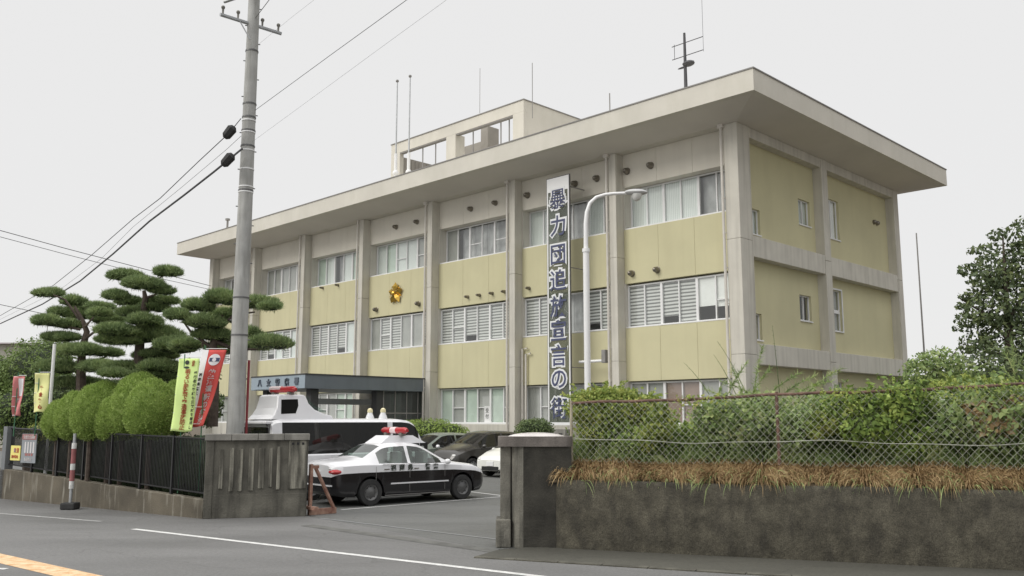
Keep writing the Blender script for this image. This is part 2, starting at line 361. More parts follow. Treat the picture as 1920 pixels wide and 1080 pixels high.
# road: everything in front of the walls
wl = [G(0, 935), G(380, 973)]      # left wall foot
dirl = (wl[1]-wl[0]).normalized()
farL = wl[0]-dirl*60; RW0 = Vector((.35, 15.45, 0)); RW1 = Vector((7.18, 13.07, 0)); dirr = (RW1-RW0).normalized(); farR = RW1+dirr*25
gate_l = Vector((-4.5, 20.45, 0)); gate_r = Vector((-.3, 15.2, 0))
road = MB().prism([(farL.x, farL.y), (wl[1].x, wl[1].y), (gate_l.x, gate_l.y), (gate_r.x, gate_r.y), (RW0.x, RW0.y), (farR.x, farR.y), (farR.x-20, -30), (farL.x-40, -30)][::-1], -.02, 0.)
tag(road.build('road', 'road'), kind='structure')
lot = MB().prism([(-40, 62), (-30, 40), (-14.2, 25.3), (wl[1].x, wl[1].y+.02), (gate_l.x+.001, gate_l.y+.02), (gate_r.x, gate_r.y+.02), (.9, 16), (22, 20), (30, 62)], -.02, -.001)
tag(lot.build('parking_lot', 'lot'), kind='structure')
def strip(name, pts, w, m, z=.004, dash=None):
    mb = MB()
    for a, b in zip(pts[:-1], pts[1:]):
        a = Vector((a[0], a[1], 0)); b = Vector((b[0], b[1], 0)); d = (b-a).normalized(); n = Vector((-d.y, d.x, 0))*w/2
        k = max(1, int((b-a).length/.8)); 
        for i in range(k):
            p = a+(b-a)*(i/k); q = a+(b-a)*((i+1)/k)
            mb.quad((p-n)+Vector((0, 0, z)), (q-n)+Vector((0, 0, z)), (q+n)+Vector((0, 0, z)), (p+n)+Vector((0, 0, z)))
    return tag(mb.build(name, m), kind='structure')
a, b = G(250, 992), G(1020, 1082); d = (b-a).normalized()
strip('road_marking_white', [a, b, b+d*14], .13, 'linewhite')
a2, b2 = G(0, 963), G(190, 978); d2 = (b2-a2).normalized()
M['fadedwhite'] = mat('faded_road_paint', (.36, .36, .35), .8, .3, 6, fine=.3)
strip('road_marking_faded', [a2-d2*25, b2], .12, 'fadedwhite')
a3, b3 = G(0, 1047), G(150, 1081); d3 = (b3-a3).normalized()
strip('road_marking_orange', [a3-d3*40, a3, b3+d3*12], .42, 'lineorange')
strip('road_marking_small', [G(-25, 1066), G(13, 1067)], .12, 'linewhite')
strip('parking_bay_marking', [G(640, 956), G(960, 930)], .10, 'linewhite', .005)
strip('parking_bay_marking', [G(880, 922), G(945, 930)], .10, 'linewhite', .005)
# gate rail across the entrance
strip('gate_rail', [G(600, 972), G(945, 1013)], .05, 'steel', .006)
strip('gutter_strip', [G(575, 985), G(930, 1034)], .30, mat('gutter_concrete', (.13, .13, .12), .85, .3, 3, .3, 30, fine=.2), .004)
# right-hand pavement with a kerb lip
kp = [(-.55, 14.45), (3.26, 12.93), (farR.x-1.0, farR.y-1.5)]
pv = [(-.25, 15.12)]+[(RW0.x, RW0.y+.05), (farR.x, farR.y)]
tag(MB().prism([kp[0], kp[1], kp[2], pv[2], pv[1], pv[0]], -.01, .012).build('pavement', 'walk', bevel=.004), kind='structure')
kb = MB()
for a, b in zip(kp[:-1], kp[1:]):
    a = Vector((*a, 0)); b = Vector((*b, 0)); d = (b-a).normalized(); n = Vector((d.y, -d.x, 0)); L_ = (b-a).length; k = max(1, int(L_/.6))
    for i in range(k):
        p = a+d*(L_*i/k+.006); q = a+d*(L_*(i+1)/k-.006)
        kb.prism([(p.x, p.y), (p.x+n.x*.13, p.y+n.y*.13), (q.x+n.x*.13, q.y+n.y*.13), (q.x, q.y)], -.01, .020)
tag(kb.build('kerb', mat('grimy_kerb', (.105, .10, .08), .9, .4, 3, .4, 25, fine=.3), bevel=.006), kind='structure')
# raised garden behind the retaining wall
def rw(s, off=0., z=0.):        # point along retaining wall; off = metres behind
    n = Vector((-dirr.y, dirr.x, 0)); p = RW0+dirr*s+n*off; p.z = z; return p
gb = []
gv = []; gf = []
gs = [0, .3, 1, 2, 4, 6, 8, 10, 14, 20, 30]; go = [.05, .3, .7, 1.2, 2, 4, 8, 14]
gz = [1.04, 1.22, 1.38, 1.42, 1.45, 1.45, 1.3, .6]
for i, s_ in enumerate(gs):
    for j, o_ in enumerate(go):
        q = rw(s_, o_, gz[j]+.05*math.sin(s_*2.1+j)); gv.append(q)
for i in range(len(gs)-1):
    for j in range(len(go)-1):
        k = i*len(go)+j; gf.append((k, k+len(go), k+len(go)+1, k+1))
# left skirt
base = len(gv)
for j, o_ in enumerate(go): gv.append(rw(0, o_, -.02))
for j in range(len(go)-1): gf.append((j, j+1, base+j+1, base+j))
tag(MB().add(gv, gf).build('garden_ground', 'soil'), kind='structure')
# retaining wall
W = MB(); n = Vector((-dirr.y, dirr.x, 0)); rwl = [0.0, .06, .2, 1.2]+[1.2+2.*i for i in range(1, 16)]
prof = [(-.02, -.02), (-.0, 1.05), (.04, 1.11), (.22, 1.11), (.24, -.02)]
vs = []; fs = []
for i, s_ in enumerate(rwl):
    o0 = .14*(1-min(1, s_/.2))**2 if s_ < .2 else 0
    for o_, z_ in prof: vs.append(rw(s_+.34, max(o_, o0), z_ + (.012*math.sin(s_*1.7) if z_ > 1 else 0)))
k = len(prof)
for i in range(len(rwl)-1):
    for j in range(k-1): fs.append((i*k+j, (i+1)*k+j, (i+1)*k+j+1, i*k+j+1))
fs.append(tuple(range(k))[::-1])
rwo = W.add(vs, fs).build('retaining_wall', 'retain', smooth=True)
tag(rwo, 'long dark mossy concrete retaining wall under the chain link fence', 'wall')
# ------------------------------------------------------------------ right gate post
gp = empty('gate_post', 'dark concrete gate post with rounded corner and pale domed cap', 'gate post', (0, 15.42, 0))
def rrect(x0, x1, y0, y1, r, corners=(1, 1, 1, 1), n=6):
    pts = []
    for (cx, cy, a0, on) in ((x0+r, y0+r, pi, corners[0]), (x1-r, y0+r, 1.5*pi, corners[1]), (x1-r, y1-r, 0, corners[2]), (x0+r, y1-r, .5*pi, corners[3])):
        if on:
            for i in range(n+1): a = a0+i*(pi/2)/n; pts.append((cx+r*math.cos(a), cy+r*math.sin(a)))
        else: pts.append((cx+(-r if a0 in (pi, .5*pi) else r), cy+(-r if a0 in (pi, 1.5*pi) else r)))
    return pts
def frust(mb, poly, z0, z1): return mb.prism(poly, z0, z1)
frust(MB(), rrect(-.02, 1.0, 0., .62, .2, (1, 0, 0, 0)), 0, 1.66).build('shaft', 'post_conc', gp, smooth=True)
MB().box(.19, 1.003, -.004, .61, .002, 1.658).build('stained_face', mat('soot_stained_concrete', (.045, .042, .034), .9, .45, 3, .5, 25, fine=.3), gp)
MB().box(-.20, -.02, .10, .55, .0, 1.66).build('side_fin', 'post_conc', gp, bevel=.015)
MB().box(-.27, -.021, .02, .6, 0, .46).build('plinth', 'post_conc', gp, bevel=.02)
frust(MB(), rrect(-.24, 1.03, -.035, .66, .14, (1, 1, 1, 1)), 1.662, 1.83).build('cap', mat('damp_cap_concrete', (.18, .16, .145), .85, .25, 4, .4, 30, streak=.5, fine=.3), gp, smooth=True)
pl = MB(); pl.ico((.42, .3, 1.80), (.52, .30, .095), None, 28, 12); pl.build('cap_dome', mat('pale_cap_top', (.62, .58, .56), .25, .15, 5, fine=.1), gp, smooth=True)  # pale smooth dome set on the darker cap
# ------------------------------------------------------------------ left gate wall (ribbed)
wa = G(380, 973); wb = G(574, 968)
ang = math.atan2(wb.y-wa.y, wb.x-wa.x); wlen = (wb-wa).length
gw = empty('gate_wall', 'weathered ribbed concrete gate wall left of the entrance', 'wall', wa, ang)
h = 1.80
MB().box(0, wlen, 0, .30, -.01, h-.14).build('wall_body', 'old_conc', gw, bevel=.012)
x0r = .24; wr = 1.42; nr = 7
rb = MB()
for i in range(nr):
    x = x0r+.06+i*(wr/nr)+random.uniform(-.02, .02); rb.box(x, x+random.uniform(.07, .12), -.028, -.001, random.uniform(.56, .66), h-.30+random.uniform(-.03, .03))
rb.build('ribs', 'old_light', gw, bevel=.012)
MB().box(0, .17, -.03, -.001, 0, h-.142).build('end_pilaster', 'old_conc', gw, bevel=.01)
MB().box(wlen-.42, wlen-.02, -.03, -.001, .60, h-.142).build('end_panel', 'old_light', gw, bevel=.01)
MB().box(.171, wlen-.02, -.014, -.001, 0, .50).build('plinth', 'old_conc', gw, bevel=.012)
cp = MB()
ncap = 4
for i in range(ncap): cp.box(-.03+(wlen+.06)*i/ncap+.004, -.03+(wlen+.06)*(i+1)/ncap-.004, -.07, .36, h-.138, h)
cp.build('coping', 'cap', gw, bevel=.008)
hol = MB()
for i in range(3): hol.box(wlen-.36+i*.11, wlen-.31+i*.11, -.038, -.031, h-.24, h-.19)
hol.build('drain_holes', 'black', gw)
# ------------------------------------------------------------------ left low wall + railing
Lw = (wl[1]-wl[0]).length; angl = math.atan2(dirl.y, dirl.x)
lw = MB()
ext = 14.
poly = [(-ext, .78+.36*0), (Lw-.02, .42)]
segs = 22; vs = []; fs = []
for i in range(segs+1):
    x = -ext+(Lw-.02+ext)*i/segs; zt = .80-.40*max(0, x)/Lw+ (0 if x > 0 else -.0*x)
    vs += [(x, 0, -.02), (x, .0, zt-.015), (x, .015, zt), (x, .2, zt), (x, .2, -.02)]
for i in range(segs):
    for j in range(4): fs.append((i*5+j, i*5+5+j, i*5+6+j, i*5+1+j))
fs.append((segs*5, segs*5+1, segs*5+2, segs*5+3, segs*5+4))
lwo = MB().add(vs, fs).build('low_wall', 'curbwall'); lwo.location = wl[0]; lwo.rotation_euler = (0, 0, angl)
tag(lwo, 'stained low concrete wall running left below the black railing', 'wall')
# narrow soil ledge on the wall top
rf = empty('railing_fence', 'black metal railing on the low wall left of the entrance', 'fence', wl[0], angl)
def ztop(x): return .80-.40*max(0, x)/Lw
def zrail(x): return 1.90-.185*x/Lw
npan = 7; xs = [.12+(Lw-.2)*i/npan for i in range(npan+1)]
for i in range(npan):
    xa, xb = xs[i], xs[i+1]; pm = MB()
    pm.tube([(xa, .1, zrail(xa)-.02), (xb, .1, zrail(xb)-.02)], .022, 6); pm.tube([(xa, .1, ztop(xa)+.12), (xb, .1, ztop(xb)+.12)], .018, 6)
    k = int((xb-xa)/.055)
    for j in range(1, k):
        x = xa+(xb-xa)*j/k; pm.box(x-.007, x+.007, .093, .107, ztop(x)+.10, zrail(x)-.02)
    pm.build('railing_panel', 'black', rf)
for i, x in enumerate(xs):
    if i == 0: continue
    MB().box(x-.028, x+.028, .07, .13, ztop(x)-.01, zrail(x)+.01).build('post', 'black', rf)
# grey end post of the fence and board
ep = MB().box(-.10, .10, .0, .22, -.02, 1.93).build('end_post', mat('grey_post', (.17, .18, .19), .7, .15, 3), rf)
# yellow notice and poster hung on railing
def board(name, label, x0, x1, z0, z1, m, parts):
    o = empty(name, label, 'sign', wl[0], angl)
    MB().box(x0, x1, .035, .055, z0, z1).build('panel', m, o)
    for nm, mm, rects in parts:
        mb = MB()
        for (a, b, c, d) in rects:
            mb.box(x0+(x1-x0)*a, x0+(x1-x0)*b, .0295, .0345, z0+(z1-z0)*c, z0+(z1-z0)*d)
        mb.build(nm, mm, o)
    return o
M['signyellow'] = mat('yellow_board', (.80, .72, .22), .6, .05, 3); M['signgrey'] = mat('grey_board', (.26, .28, .30), .6, .1, 3)
M['signred'] = mat('dull_red_board', (.32, .13, .12), .6, .15, 3); M['signwhite'] = mat('board_white', (.62, .60, .60), .6, .05, 3)
bo = board('notice_board', 'small yellow notice board hung low on the railing', .30, .80, 1.03, 1.42, 'signyellow', [('logo', 'signgrey', [(.35, .55, .55, .8)])])
tm = MB(); put_text(tm, '注意', .14, T(.61, .029, 1.30) @ UPR); put_text(tm, '駐車禁止', .09, T(.55, .029, 1.13) @ UPR); tm.build('lettering', 'redchar', bo)
bo = board('poster_board', 'wide grey and red poster board hung on the railing', .86, 1.60, .98, 1.74, 'signgrey',
      [('header_band', 'signred', [(.02, .98, .80, .98)]), ('photo_strip', 'signwhite', [(.22+.19*i, .31+.19*i, .34, .72) for i in range(4)]), ('base_strip', 'signred', [(.28, .45, .24, .33), (.5, .62, .24, .33), (.68, .8, .24, .33)])])
tm = MB(); put_text(tm, '交通安全運動', .10, T(1.23, .0285, 1.655) @ UPR); put_text(tm, '事故防止', .10, T(1.23, .029, 1.07) @ UPR); tm.build('lettering', 'signwhite', bo)
# striped marker post on rubber block
mp0 = G(131, 955); mk = empty('marker_post', 'red and white banded marker post on black rubber foot', 'bollard', mp0)
MB().box(-.17, .17, -.17, .17, 0, .16).build('foot', 'rubber', mk, bevel=.03)
MB().tube([(0, 0, .14), (0, 0, 1.78)], .037, 12).build('tube', 'steel', mk, smooth=True)
M['dullred'] = mat('dull_red_band', (.28, .10, .10), .7, .2, 5)
for z0, z1, m_ in ((.48, .66, 'linewhite'), (.66, .92, 'dullred'), (.92, 1.07, 'linewhite'), (1.07, 1.42, 'dullred'), (1.42, 1.56, 'linewhite')):
    MB().tube([(-.0, 0, z0+.002), (0, 0, z1-.002)], .056, 12).build('band', m_, mk, smooth=True)
# ------------------------------------------------------------------ THE POLICE STATION
BR = -(pi/2-A0)
B = empty('police_station', 'three storey yellow and grey concrete office building with deep flat eaves', 'building', P0, BR)
LEN = 42.3; DEP = 15.1
def bx(t0, t1, y0, y1, z0, z1, mb=None):   # local box: t measured to the left
    return (mb or MB()).box(-t1, -t0, y0, y1, z0, z1)
PT_ = [(0, .60)]+[(5.86+6.03*k, 6.28+6.03*k) for k in range(6)]+[(LEN-.5, LEN)]
ZS = 13.36
# core block (dark rooms): floor slabs and inner walls
bx(1.3, LEN-.5, 4.2, DEP-.4, 0, ZS-.02).build('rear_core', 'room', B)
sl = MB()
for z in (4.0, 8.2): bx(1.1, LEN-.5, .87, 4.19, z-.35, z, sl)
sl.build('floor_slab', 'room', B)
dv = MB()
for k in range(6): bx(6.03*(k+1)-.02, 6.03*(k+1)+.08, .9, 4.2, 0, ZS-.2, dv)
dv.build('room_divider', 'room', B)
# panels between pillars
bays = [(PT_[i][1], PT_[i+1][0]) for i in range(7)]
def panels(name, z0, z1, m, y0=.5, y1=.85, bl=bays, n=3):
    mb = MB()
    for a, b in bl:
        for i in range(n):
            mb.box(-(a+(b-a)*(i+1)/n)+.0035, -(a+(b-a)*i/n)-.0035, y0, y1, z0, z1)
    return mb.build(name, m, B, bevel=.008)
panels('spandrel_top', 11.92, ZS, 'grey_panel', .5, 1.12)
panels('spandrel_upper', 7.76, 10.08, 'yellow', .5, 1.05)
panels('spandrel_lower', 3.68, 5.90, 'yellow')
gcl = bays[:3]+[bays[4]]+bays[5:]
for q_ in bays[:3]+bays[4:]: panels('plinth_wall', 0, 1.90, 'conc', .48, .85, [q_])
for i, (a, b) in enumerate(PT_):
    mb = MB(); y1 = .51 if i == 0 else .86
    for z0, z1 in ((0, 4.5), (4.5, 8.85), (8.85, ZS)):
        bx(a, b, 0, y1+.35, z0+.005, z1, mb)
    mb.build('pillar', 'conc', B, bevel=.02)
# drainpipes on pillars
for i in range(7):
    t = (.66 if i == 0 else PT_[i][1]+.02)
    mb = MB().tube([(-t, -.07, .2), (-t, -.07, ZS)], .055, 10)
    for z in np.arange(1, 13, 1.35): mb.box(-t-.07, -t+.07, -.075, .0, z, z+.04)
    mb.build('drainpipe', 'pipe', B, smooth=True)
    if i in (0, 1, 2, 3): MB().box(-t-.12, -t+.12, -.15, -.0, ZS-.14, ZS+.02).build('pipe_hopper', 'pipe', B, bevel=.02)
# lower bay-2 extra pipes
t = PT_[2][0]-.12
for dt, zt in ((.0, 5.35), (.22, 5.1)):
    MB().tube([(-t+dt, .38, .2), (-t+dt, .38, zt), (-t+dt+.3, .38, zt+.02)], .05, 8).build('service_pipe', 'pipe', B, smooth=True)
# sign tube light & bracket near pillar 1
MB().tube([(-6.6, -.1, 4.55), (-7.9, -.1, 4.55)], .06, 8).build('wall_lamp', 'white', B, smooth=True)
MB().box(-6.62, -6.42, -.2, .0, 4.45, 5.0).build('lamp_box', 'flash', B, bevel=.02)
# windows
def make_window(a, b, z0, z1, kinds, y=.72, rails=()):
    """window part: frame + thick/thin mullions; panes and blinds as sub-parts"""
    fw = MB(); n = len(kinds); w = b-a
    bx(a, b, y-.03, y+.06, z0, z0+.07, fw); bx(a, b, y-.02, y+.05, z1-.06, z1, fw)
    bx(a, b, min(y-.16, .52), y-.031, z0-.03, z0+.035, fw)
    for i in range(n+1):
        t = a+w*i/n; hw = .055 if i % 2 == 0 else .026
        t0 = max(a, t-hw); t1 = min(b, t+hw)
        bx(t0, t1, y-.025-(0.004 if i % 2 == 0 else 0), y+.055, z0+.071, z1-.061, fw)
    for i in rails:
        zc = z0+(z1-z0)*.45; bx(a+w*i/n+.055, a+w*(i+1)/n-.055, y-.02, y+.05, zc-.02, zc+.02, fw)
    o = fw.build('window', 'alu', B)
    for ja, jb in ((a-.10, a), (b, b+.06)): bx(ja, jb, .5, y+.1, z0-.02, z1+.07).build('reveal', 'conc', o)
    pn = MB()
    for i in range(n): pn.quad((-(a+w*(i+1)/n-.02), y+.01, z0+.05), (-(a+w*i/n+.02), y+.01, z0+.05), (-(a+w*i/n+.02), y+.01, z1-.05), (-(a+w*(i+1)/n-.02), y+.01, z1-.05))
    pn.build('pane', 'glass', o)
    if 'o' in kinds:
        bm_ = MB()
        for i in range(n):
            if kinds[i] == 'o': bx(a+w*i/n+.01, a+w*(i+1)/n-.01, y+.34, y+.35, z0, z1+.0, bm_)
        bm_.build('room_light_standin', 'roomstandin', o)  # added sheet, so unlit rooms do not read black
    for kk in sorted(set(kinds)):
        if kk in ('blindA', 'blindB', 'blindC', 'blindD', 'blindE', 'blindF'):
            bm_ = MB()
            for i in range(n):
                if kinds[i] == kk:
                    zl = z0+.06 if kk != 'blindC' else z0+(z1-z0)*.34*(1 if (i+int(a)) % 2 else .9)
                    if kk == 'blindA' and (i+int(a*3)) % 5 == 0: zl = z0+.35
                    bx(a+w*i/n+.01, a+w*(i+1)/n-.01, y+.075, y+.08, zl, z1-.05, bm_)
            bm_.build('blind' if kk in ('blindA',) else 'curtain', kk, o)
    return o
W3 = [['o', 'o', 'blindB', 'blindB', 'blindB', 'blindB'], ['blindD', 'blindB', 'o', 'o', 'blindB', 'blindB'], ['blindD', 'o', 'o', 'o', 'o', 'blindD'], ['blindB', 'blindD', 'blindB', 'blindB', 'blindE', 'blindB'],
      ['o', 'blindE', 'blindB', 'o', 'blindB', 'blindE'], ['blindD']*6, ['blindD', 'blindD', 'blindD', 'o', 'o', 'blindD']]
W2 = [['blindC', 'blindC', 'blindA', 'blindA', 'blindA', 'blindA'], ['blindA', 'blindA', 'o', 'o', 'blindA', 'blindA'], ['blindA']*6, ['blindA', 'blindD', 'blindD', 'blindA', 'blindA', 'blindD'],
      ['blindA', 'blindB', 'blindA', 'blindA', 'blindA', 'blindA'], ['blindD', 'blindB', 'blindA', 'blindB', 'blindA', 'blindA'], ['blindD', 'o', 'blindA', 'blindA', 'blindA', 'blindA']]
W1 = [['blindD', 'blindD', 'blindF', 'blindF', 'blindD', 'blindD'], ['blindD']*6, ['blindD', 'blindE', 'blindD', 'blindE', 'blindD', 'blindE'], None, ['blindD', 'blindE', 'blindE', 'blindD', 'blindD', 'o'], ['blindD', 'blindB', 'blindD', 'blindB', 'blindD', 'blindB'], ['blindD']*6]
for i, (a, b) in enumerate(bays):
    a_, b_ = a+.10, b-.06
    make_window(a_, b_, 10.10, 11.90, W3[i], y=.97, rails=((1, 3) if i in (2, 3) else ()))
    make_window(a_, b_, 5.90, 7.70, W2[i], y=.66, rails=((0,) if i == 0 else (4,) if i in (2, 3) else ()))
    if W1[i]: make_window(a_, b_, 1.92, 3.64, W1[i], rails=(0, 2, 4))
# paper notice inside ground-floor window (bay 3)
tm = MB(); nb = MB(); bx(14.25, 14.65, .70, .705, 1.98, 2.75, nb); nb.build('paper_notice', 'white', B)
for k, ch in enumerate('受付'): put_text(tm, ch, .24, T(-14.45, .694, 2.55-k*.28) @ UPR)
tm.build('notice_lettering', 'inkchar', B)
# vents (round hoods) placed where surveyed
def hood(t, z, r=.14, y=.5):
    mb = MB(); m = T(-t, y, z) @ Matrix.Rotation(pi/2, 4, 'X')
    mb.lathe([(r*1.15, 0), (r*1.15, .03), (r, .04), (r*.97, .12), (r*.8, .21), (r*.45, .27), (0.001, .285)], 14, m)
    o = mb.build('vent_hood', 'hood', B, smooth=True)
for t in (4.37, 5.6, 7.27, 8.54, 9.75, 11.50, 13.68, 15.46, 19.73, 21.54): hood(t, 12.61, .135 if t < 12 else .12)
for t in (4.17, 5.45, 19.49, 23.18): hood(t, 8.17, .125)
for t in (11.42, 13.04, 13.89, 14.79, 15.65): hood(t, 8.16, .075)
for t in (27.0, 28.6): hood(t, 9.95, .07)
# emblem: five-petal gilt badge
em = MB(); mE = T(-21.41, .40, 8.9) @ Matrix.Rotation(pi/2, 4, 'X')
for k in range(5):
    a = pi/2+k*2*pi/5; ring = []
    tip = Vector((math.cos(a)*.62, math.sin(a)*.62, .0)); l = Vector((math.cos(a-.52)*.42, math.sin(a-.52)*.42, 0)); r_ = Vector((math.cos(a+.52)*.42, math.sin(a+.52)*.42, 0))
    c0 = Vector((0, 0, .12)); mid = Vector((math.cos(a)*.36, math.sin(a)*.36, .20))
    em.add([mE @ q for q in (c0, l, tip, r_, mid)], [(0, 1, 4), (1, 2, 4), (2, 3, 4), (3, 0, 4)])
    s1 = Vector((math.cos(a+pi/5)*.56, math.sin(a+pi/5)*.56, -.02)); s2 = Vector((math.cos(a+pi/5-.2)*.36, math.sin(a+pi/5-.2)*.36, .0)); s3 = Vector((math.cos(a+pi/5+.2)*.36, math.sin(a+pi/5+.2)*.36, 0)); s4 = Vector((math.cos(a+pi/5)*.4, math.sin(a+pi/5)*.4, .08))
    em.add([mE @ q for q in (s1, s2, s4, s3)], [(0, 1, 2), (0, 2, 3)])
em.ico((0, 0, .14), (.12, .12, .09), mE, 14, 7)
em.build('emblem', 'gold', B)
# side (gable) wall, local x=0 plane recessed to x=-.45 ; pillars & beams proud
XS = -.42
def sx_(s0, s1, z0, z1, x0=XS-.3, x1=XS, mb=None): return (mb or MB()).box(x0, x1, s0, s1, z0, z1)
M['yellow_side'] = mat('side_render', (.60, .563, .362), .9, .05, .6, .1, 90, streak=.15, streak_col=(.50, .46, .29), streak_scale=(1.2, 1.2, .15), fine=.08)
sidewins = [(1.40, 2.22, 9.30, 10.32), (5.47, 6.5, 10.30, 11.40), (8.03, 9.28, 10.1, 11.90), (1.35, 2.05, 5.15, 6.17), (5.2, 6.22, 6.19, 7.26), (7.80, 9.1, 5.96, 7.78), (7.7, 8.85, 3.0, 3.72), (9.9, 10.7, 3.2, 3.52), (12.87, 14.3, 3.0, 3.66)]
# build side wall as grid with holes
ss = sorted({.5, 14.6, *[w for q in sidewins for w in q[:2]]}); zz = sorted({0, ZS, *[w for q in sidewins for w in q[2:]]})
sw = MB()
for i in range(len(ss)-1):
    for j in range(len(zz)-1):
        cs, cz = (ss[i]+ss[i+1])/2, (zz[j]+zz[j+1])/2
        if any(q[0] < cs < q[1] and q[2] < cz < q[3] for q in sidewins): continue
        sw.box(XS-.25, XS, ss[i], ss[i+1], zz[j], zz[j+1])
sw.build('side_wall', 'yellow_side', B)
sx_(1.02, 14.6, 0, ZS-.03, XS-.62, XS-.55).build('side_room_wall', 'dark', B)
MB().box(-.6, 0, .861, .90, 0, ZS).build('corner_return', 'conc', B)
cpm = MB()
for z0, z1 in ((0, 4.5), (4.5, 8.85), (8.85, ZS)): cpm.box(XS-.1, 0, 6.9, 7.45, z0+.008, z1)
cpm.build('side_pillar', 'conc', B, bevel=.02)
cpm = MB()
for z0, z1 in ((0, 4.5), (4.5, 8.85), (8.85, ZS)): cpm.box(-.6, 0, 14.55, 15.1, z0+.008, z1)
cpm.build('side_pillar', 'conc', B, bevel=.02)
for s0, s1 in ((.901, 6.899), (7.451, 14.549)):
    for z0, z1 in ((4.16, 4.95), (8.26, 9.08), (12.95, ZS)): MB().box(XS-.1, -.03, s0, s1, z0, z1).build('side_beam', 'conc', B, bevel=.015)
for k, (s0, s1, z0, z1) in enumerate(sidewins):
    fw = MB(); x = XS-.13
    fw.box(x-.03, x+.03, s0, s1, z0, z0+.05); fw.box(x-.03, x+.03, s0, s1, z1-.05, z1)
    for s_ in (s0, (s0+s1)/2-.025, s1-.05): fw.box(x-.029, x+.029, s_, s_+.05, z0+.051, z1-.051)
    fw.box(x+.031, XS+.05, s0-.03, s1+.03, z0-.05, z0)
    if k == 5:
        fw.box(x-.029, x+.032, s0+.06, s1-.06, z0+.8, z0+.95); fw.box(XS+.001, XS+.03, s0-.07, s0, z0-.05, z1+.07); fw.box(XS+.001, XS+.03, s1, s1+.07, z0-.05, z1+.07); fw.box(XS+.001, XS+.03, s0, s1, z1, z1+.07)
    o = fw.build('window', 'alu', B)
    MB().quad((x, s0+.02, z0+.02), (x, s1-.02, z0+.02), (x, s1-.02, z1-.02), (x, s0+.02, z1-.02)).build('pane', 'glass', o)
    if k in (0, 1, 2): MB().box(x-.1, x-.09, s0+.35, s1, z0+.02, z1-.02).build('curtain', 'blindB' if k != 2 else 'blindC', o)
    if k == 5: MB().box(x-.1, x-.09, s0, s1, z0+.02, z1-.02).build('curtain', 'blindD', o)
for s_ in (13.05, 13.4):
    m = T(XS, s_, 11.55) @ Matrix.Rotation(pi/2, 4, 'Y'); MB().lathe([(.12, 0), (.11, .1), (.05, .15), (.001, .16)], 10, m).build('vent_hood', 'hood', B, smooth=True)
# other walls (left gable + rear)
MB().box(-LEN, -LEN+.3, .86, DEP, 0, ZS).build('end_wall', 'grey_panel', B)
MB().box(-LEN+.3, -.6, DEP-.3, DEP, 0, ZS).build('rear_wall', 'grey_panel', B)
# roof slab with sloping soffit
OF, OS, OL, OB = 1.88, 1.84, 1.25, 1.6; ZE0, ZE1 = 13.62, 14.42
x0, x1, y0, y1 = -LEN-OL, OS, -OF, DEP+OB
def ringq(mb, A, Bq):
    for i in range(4): mb.quad(A[i], A[(i+1) % 4], Bq[(i+1) % 4], Bq[i])
out_b = [(x0, y0, ZE0), (x1, y0, ZE0), (x1, y1, ZE0), (x0, y1, ZE0)]; out_t = [(x, y, ZE1) for x, y, z in out_b]
in_b = [(-LEN, 0, ZS), (0, 0, ZS), (0, DEP, ZS), (-LEN, DEP, ZS)]
rm = MB(); ringq(rm, out_b, out_t); rm.quad(*out_t); ringq(rm, in_b[::1], out_b); rm.quad(*in_b[::-1])
# make side faces read as cast concrete sections
rs = rm.build('roof_slab', 'fascia', B); 
so = MB()
e = .004
ringq(so, [(x, y, z-e) for x, y, z in in_b], [(x+(e*8 if x < -20 else -e*8), y+(e*8 if y < 5 else -e*8), z-e) for x, y, z in out_b])
so.build('soffit', 'soffit', B)
fl = MB()
for (ax, ay, bx_, by) in ((x0-.03, y0-.03, x1+.03, y0+.05), (x0-.03, y1-.05, x1+.03, y1+.03), (x0-.03, y0+.05, x0+.05, y1-.05), (x1-.05, y0+.05, x1+.03, y1-.05)): fl.box(ax, bx_, ay, by, ZE1+.001, ZE1+.05)
fl.build('roof_flashing', 'flash', B)
# penthouse screen
def ft(px, py, o): return fr(px, py, o)[0]
t0p, t1p, zp, yp = 14.2, 25.45, 18.68, 3.0
o2a, o2b = 15.0, 19.55; o1a, o1b = 20.35, 24.6
zo = 18.05
pm = MB()
bx(t0p, t1p, yp, yp+.3, zo, zp, pm)
bx(t0p, o2a, yp, yp+.3, ZE1, zo, pm); bx(o2b, o1a, yp, yp+.3, ZE1, zo, pm); bx(o1b, t1p, yp, yp+.3, ZE1, zo, pm)
bx(t0p, t0p+.3, yp+.3, 12, ZE1, zp, pm)
bx(o2b, o2b+.25, yp+.3, yp+.7, ZE1, zo, pm)
ph = pm.build('penthouse_wall', 'fascia', B, bevel=.01)
bx(t0p-.04, t1p+.04, yp-.04, yp+.34, zp+.001, zp+.05).build('penthouse_flashing', 'flash', B)
bx(t0p-.04, t0p+.34, yp+.34, 12.04, zp+.001, zp+.05).build('penthouse_flashing', 'flash', B)
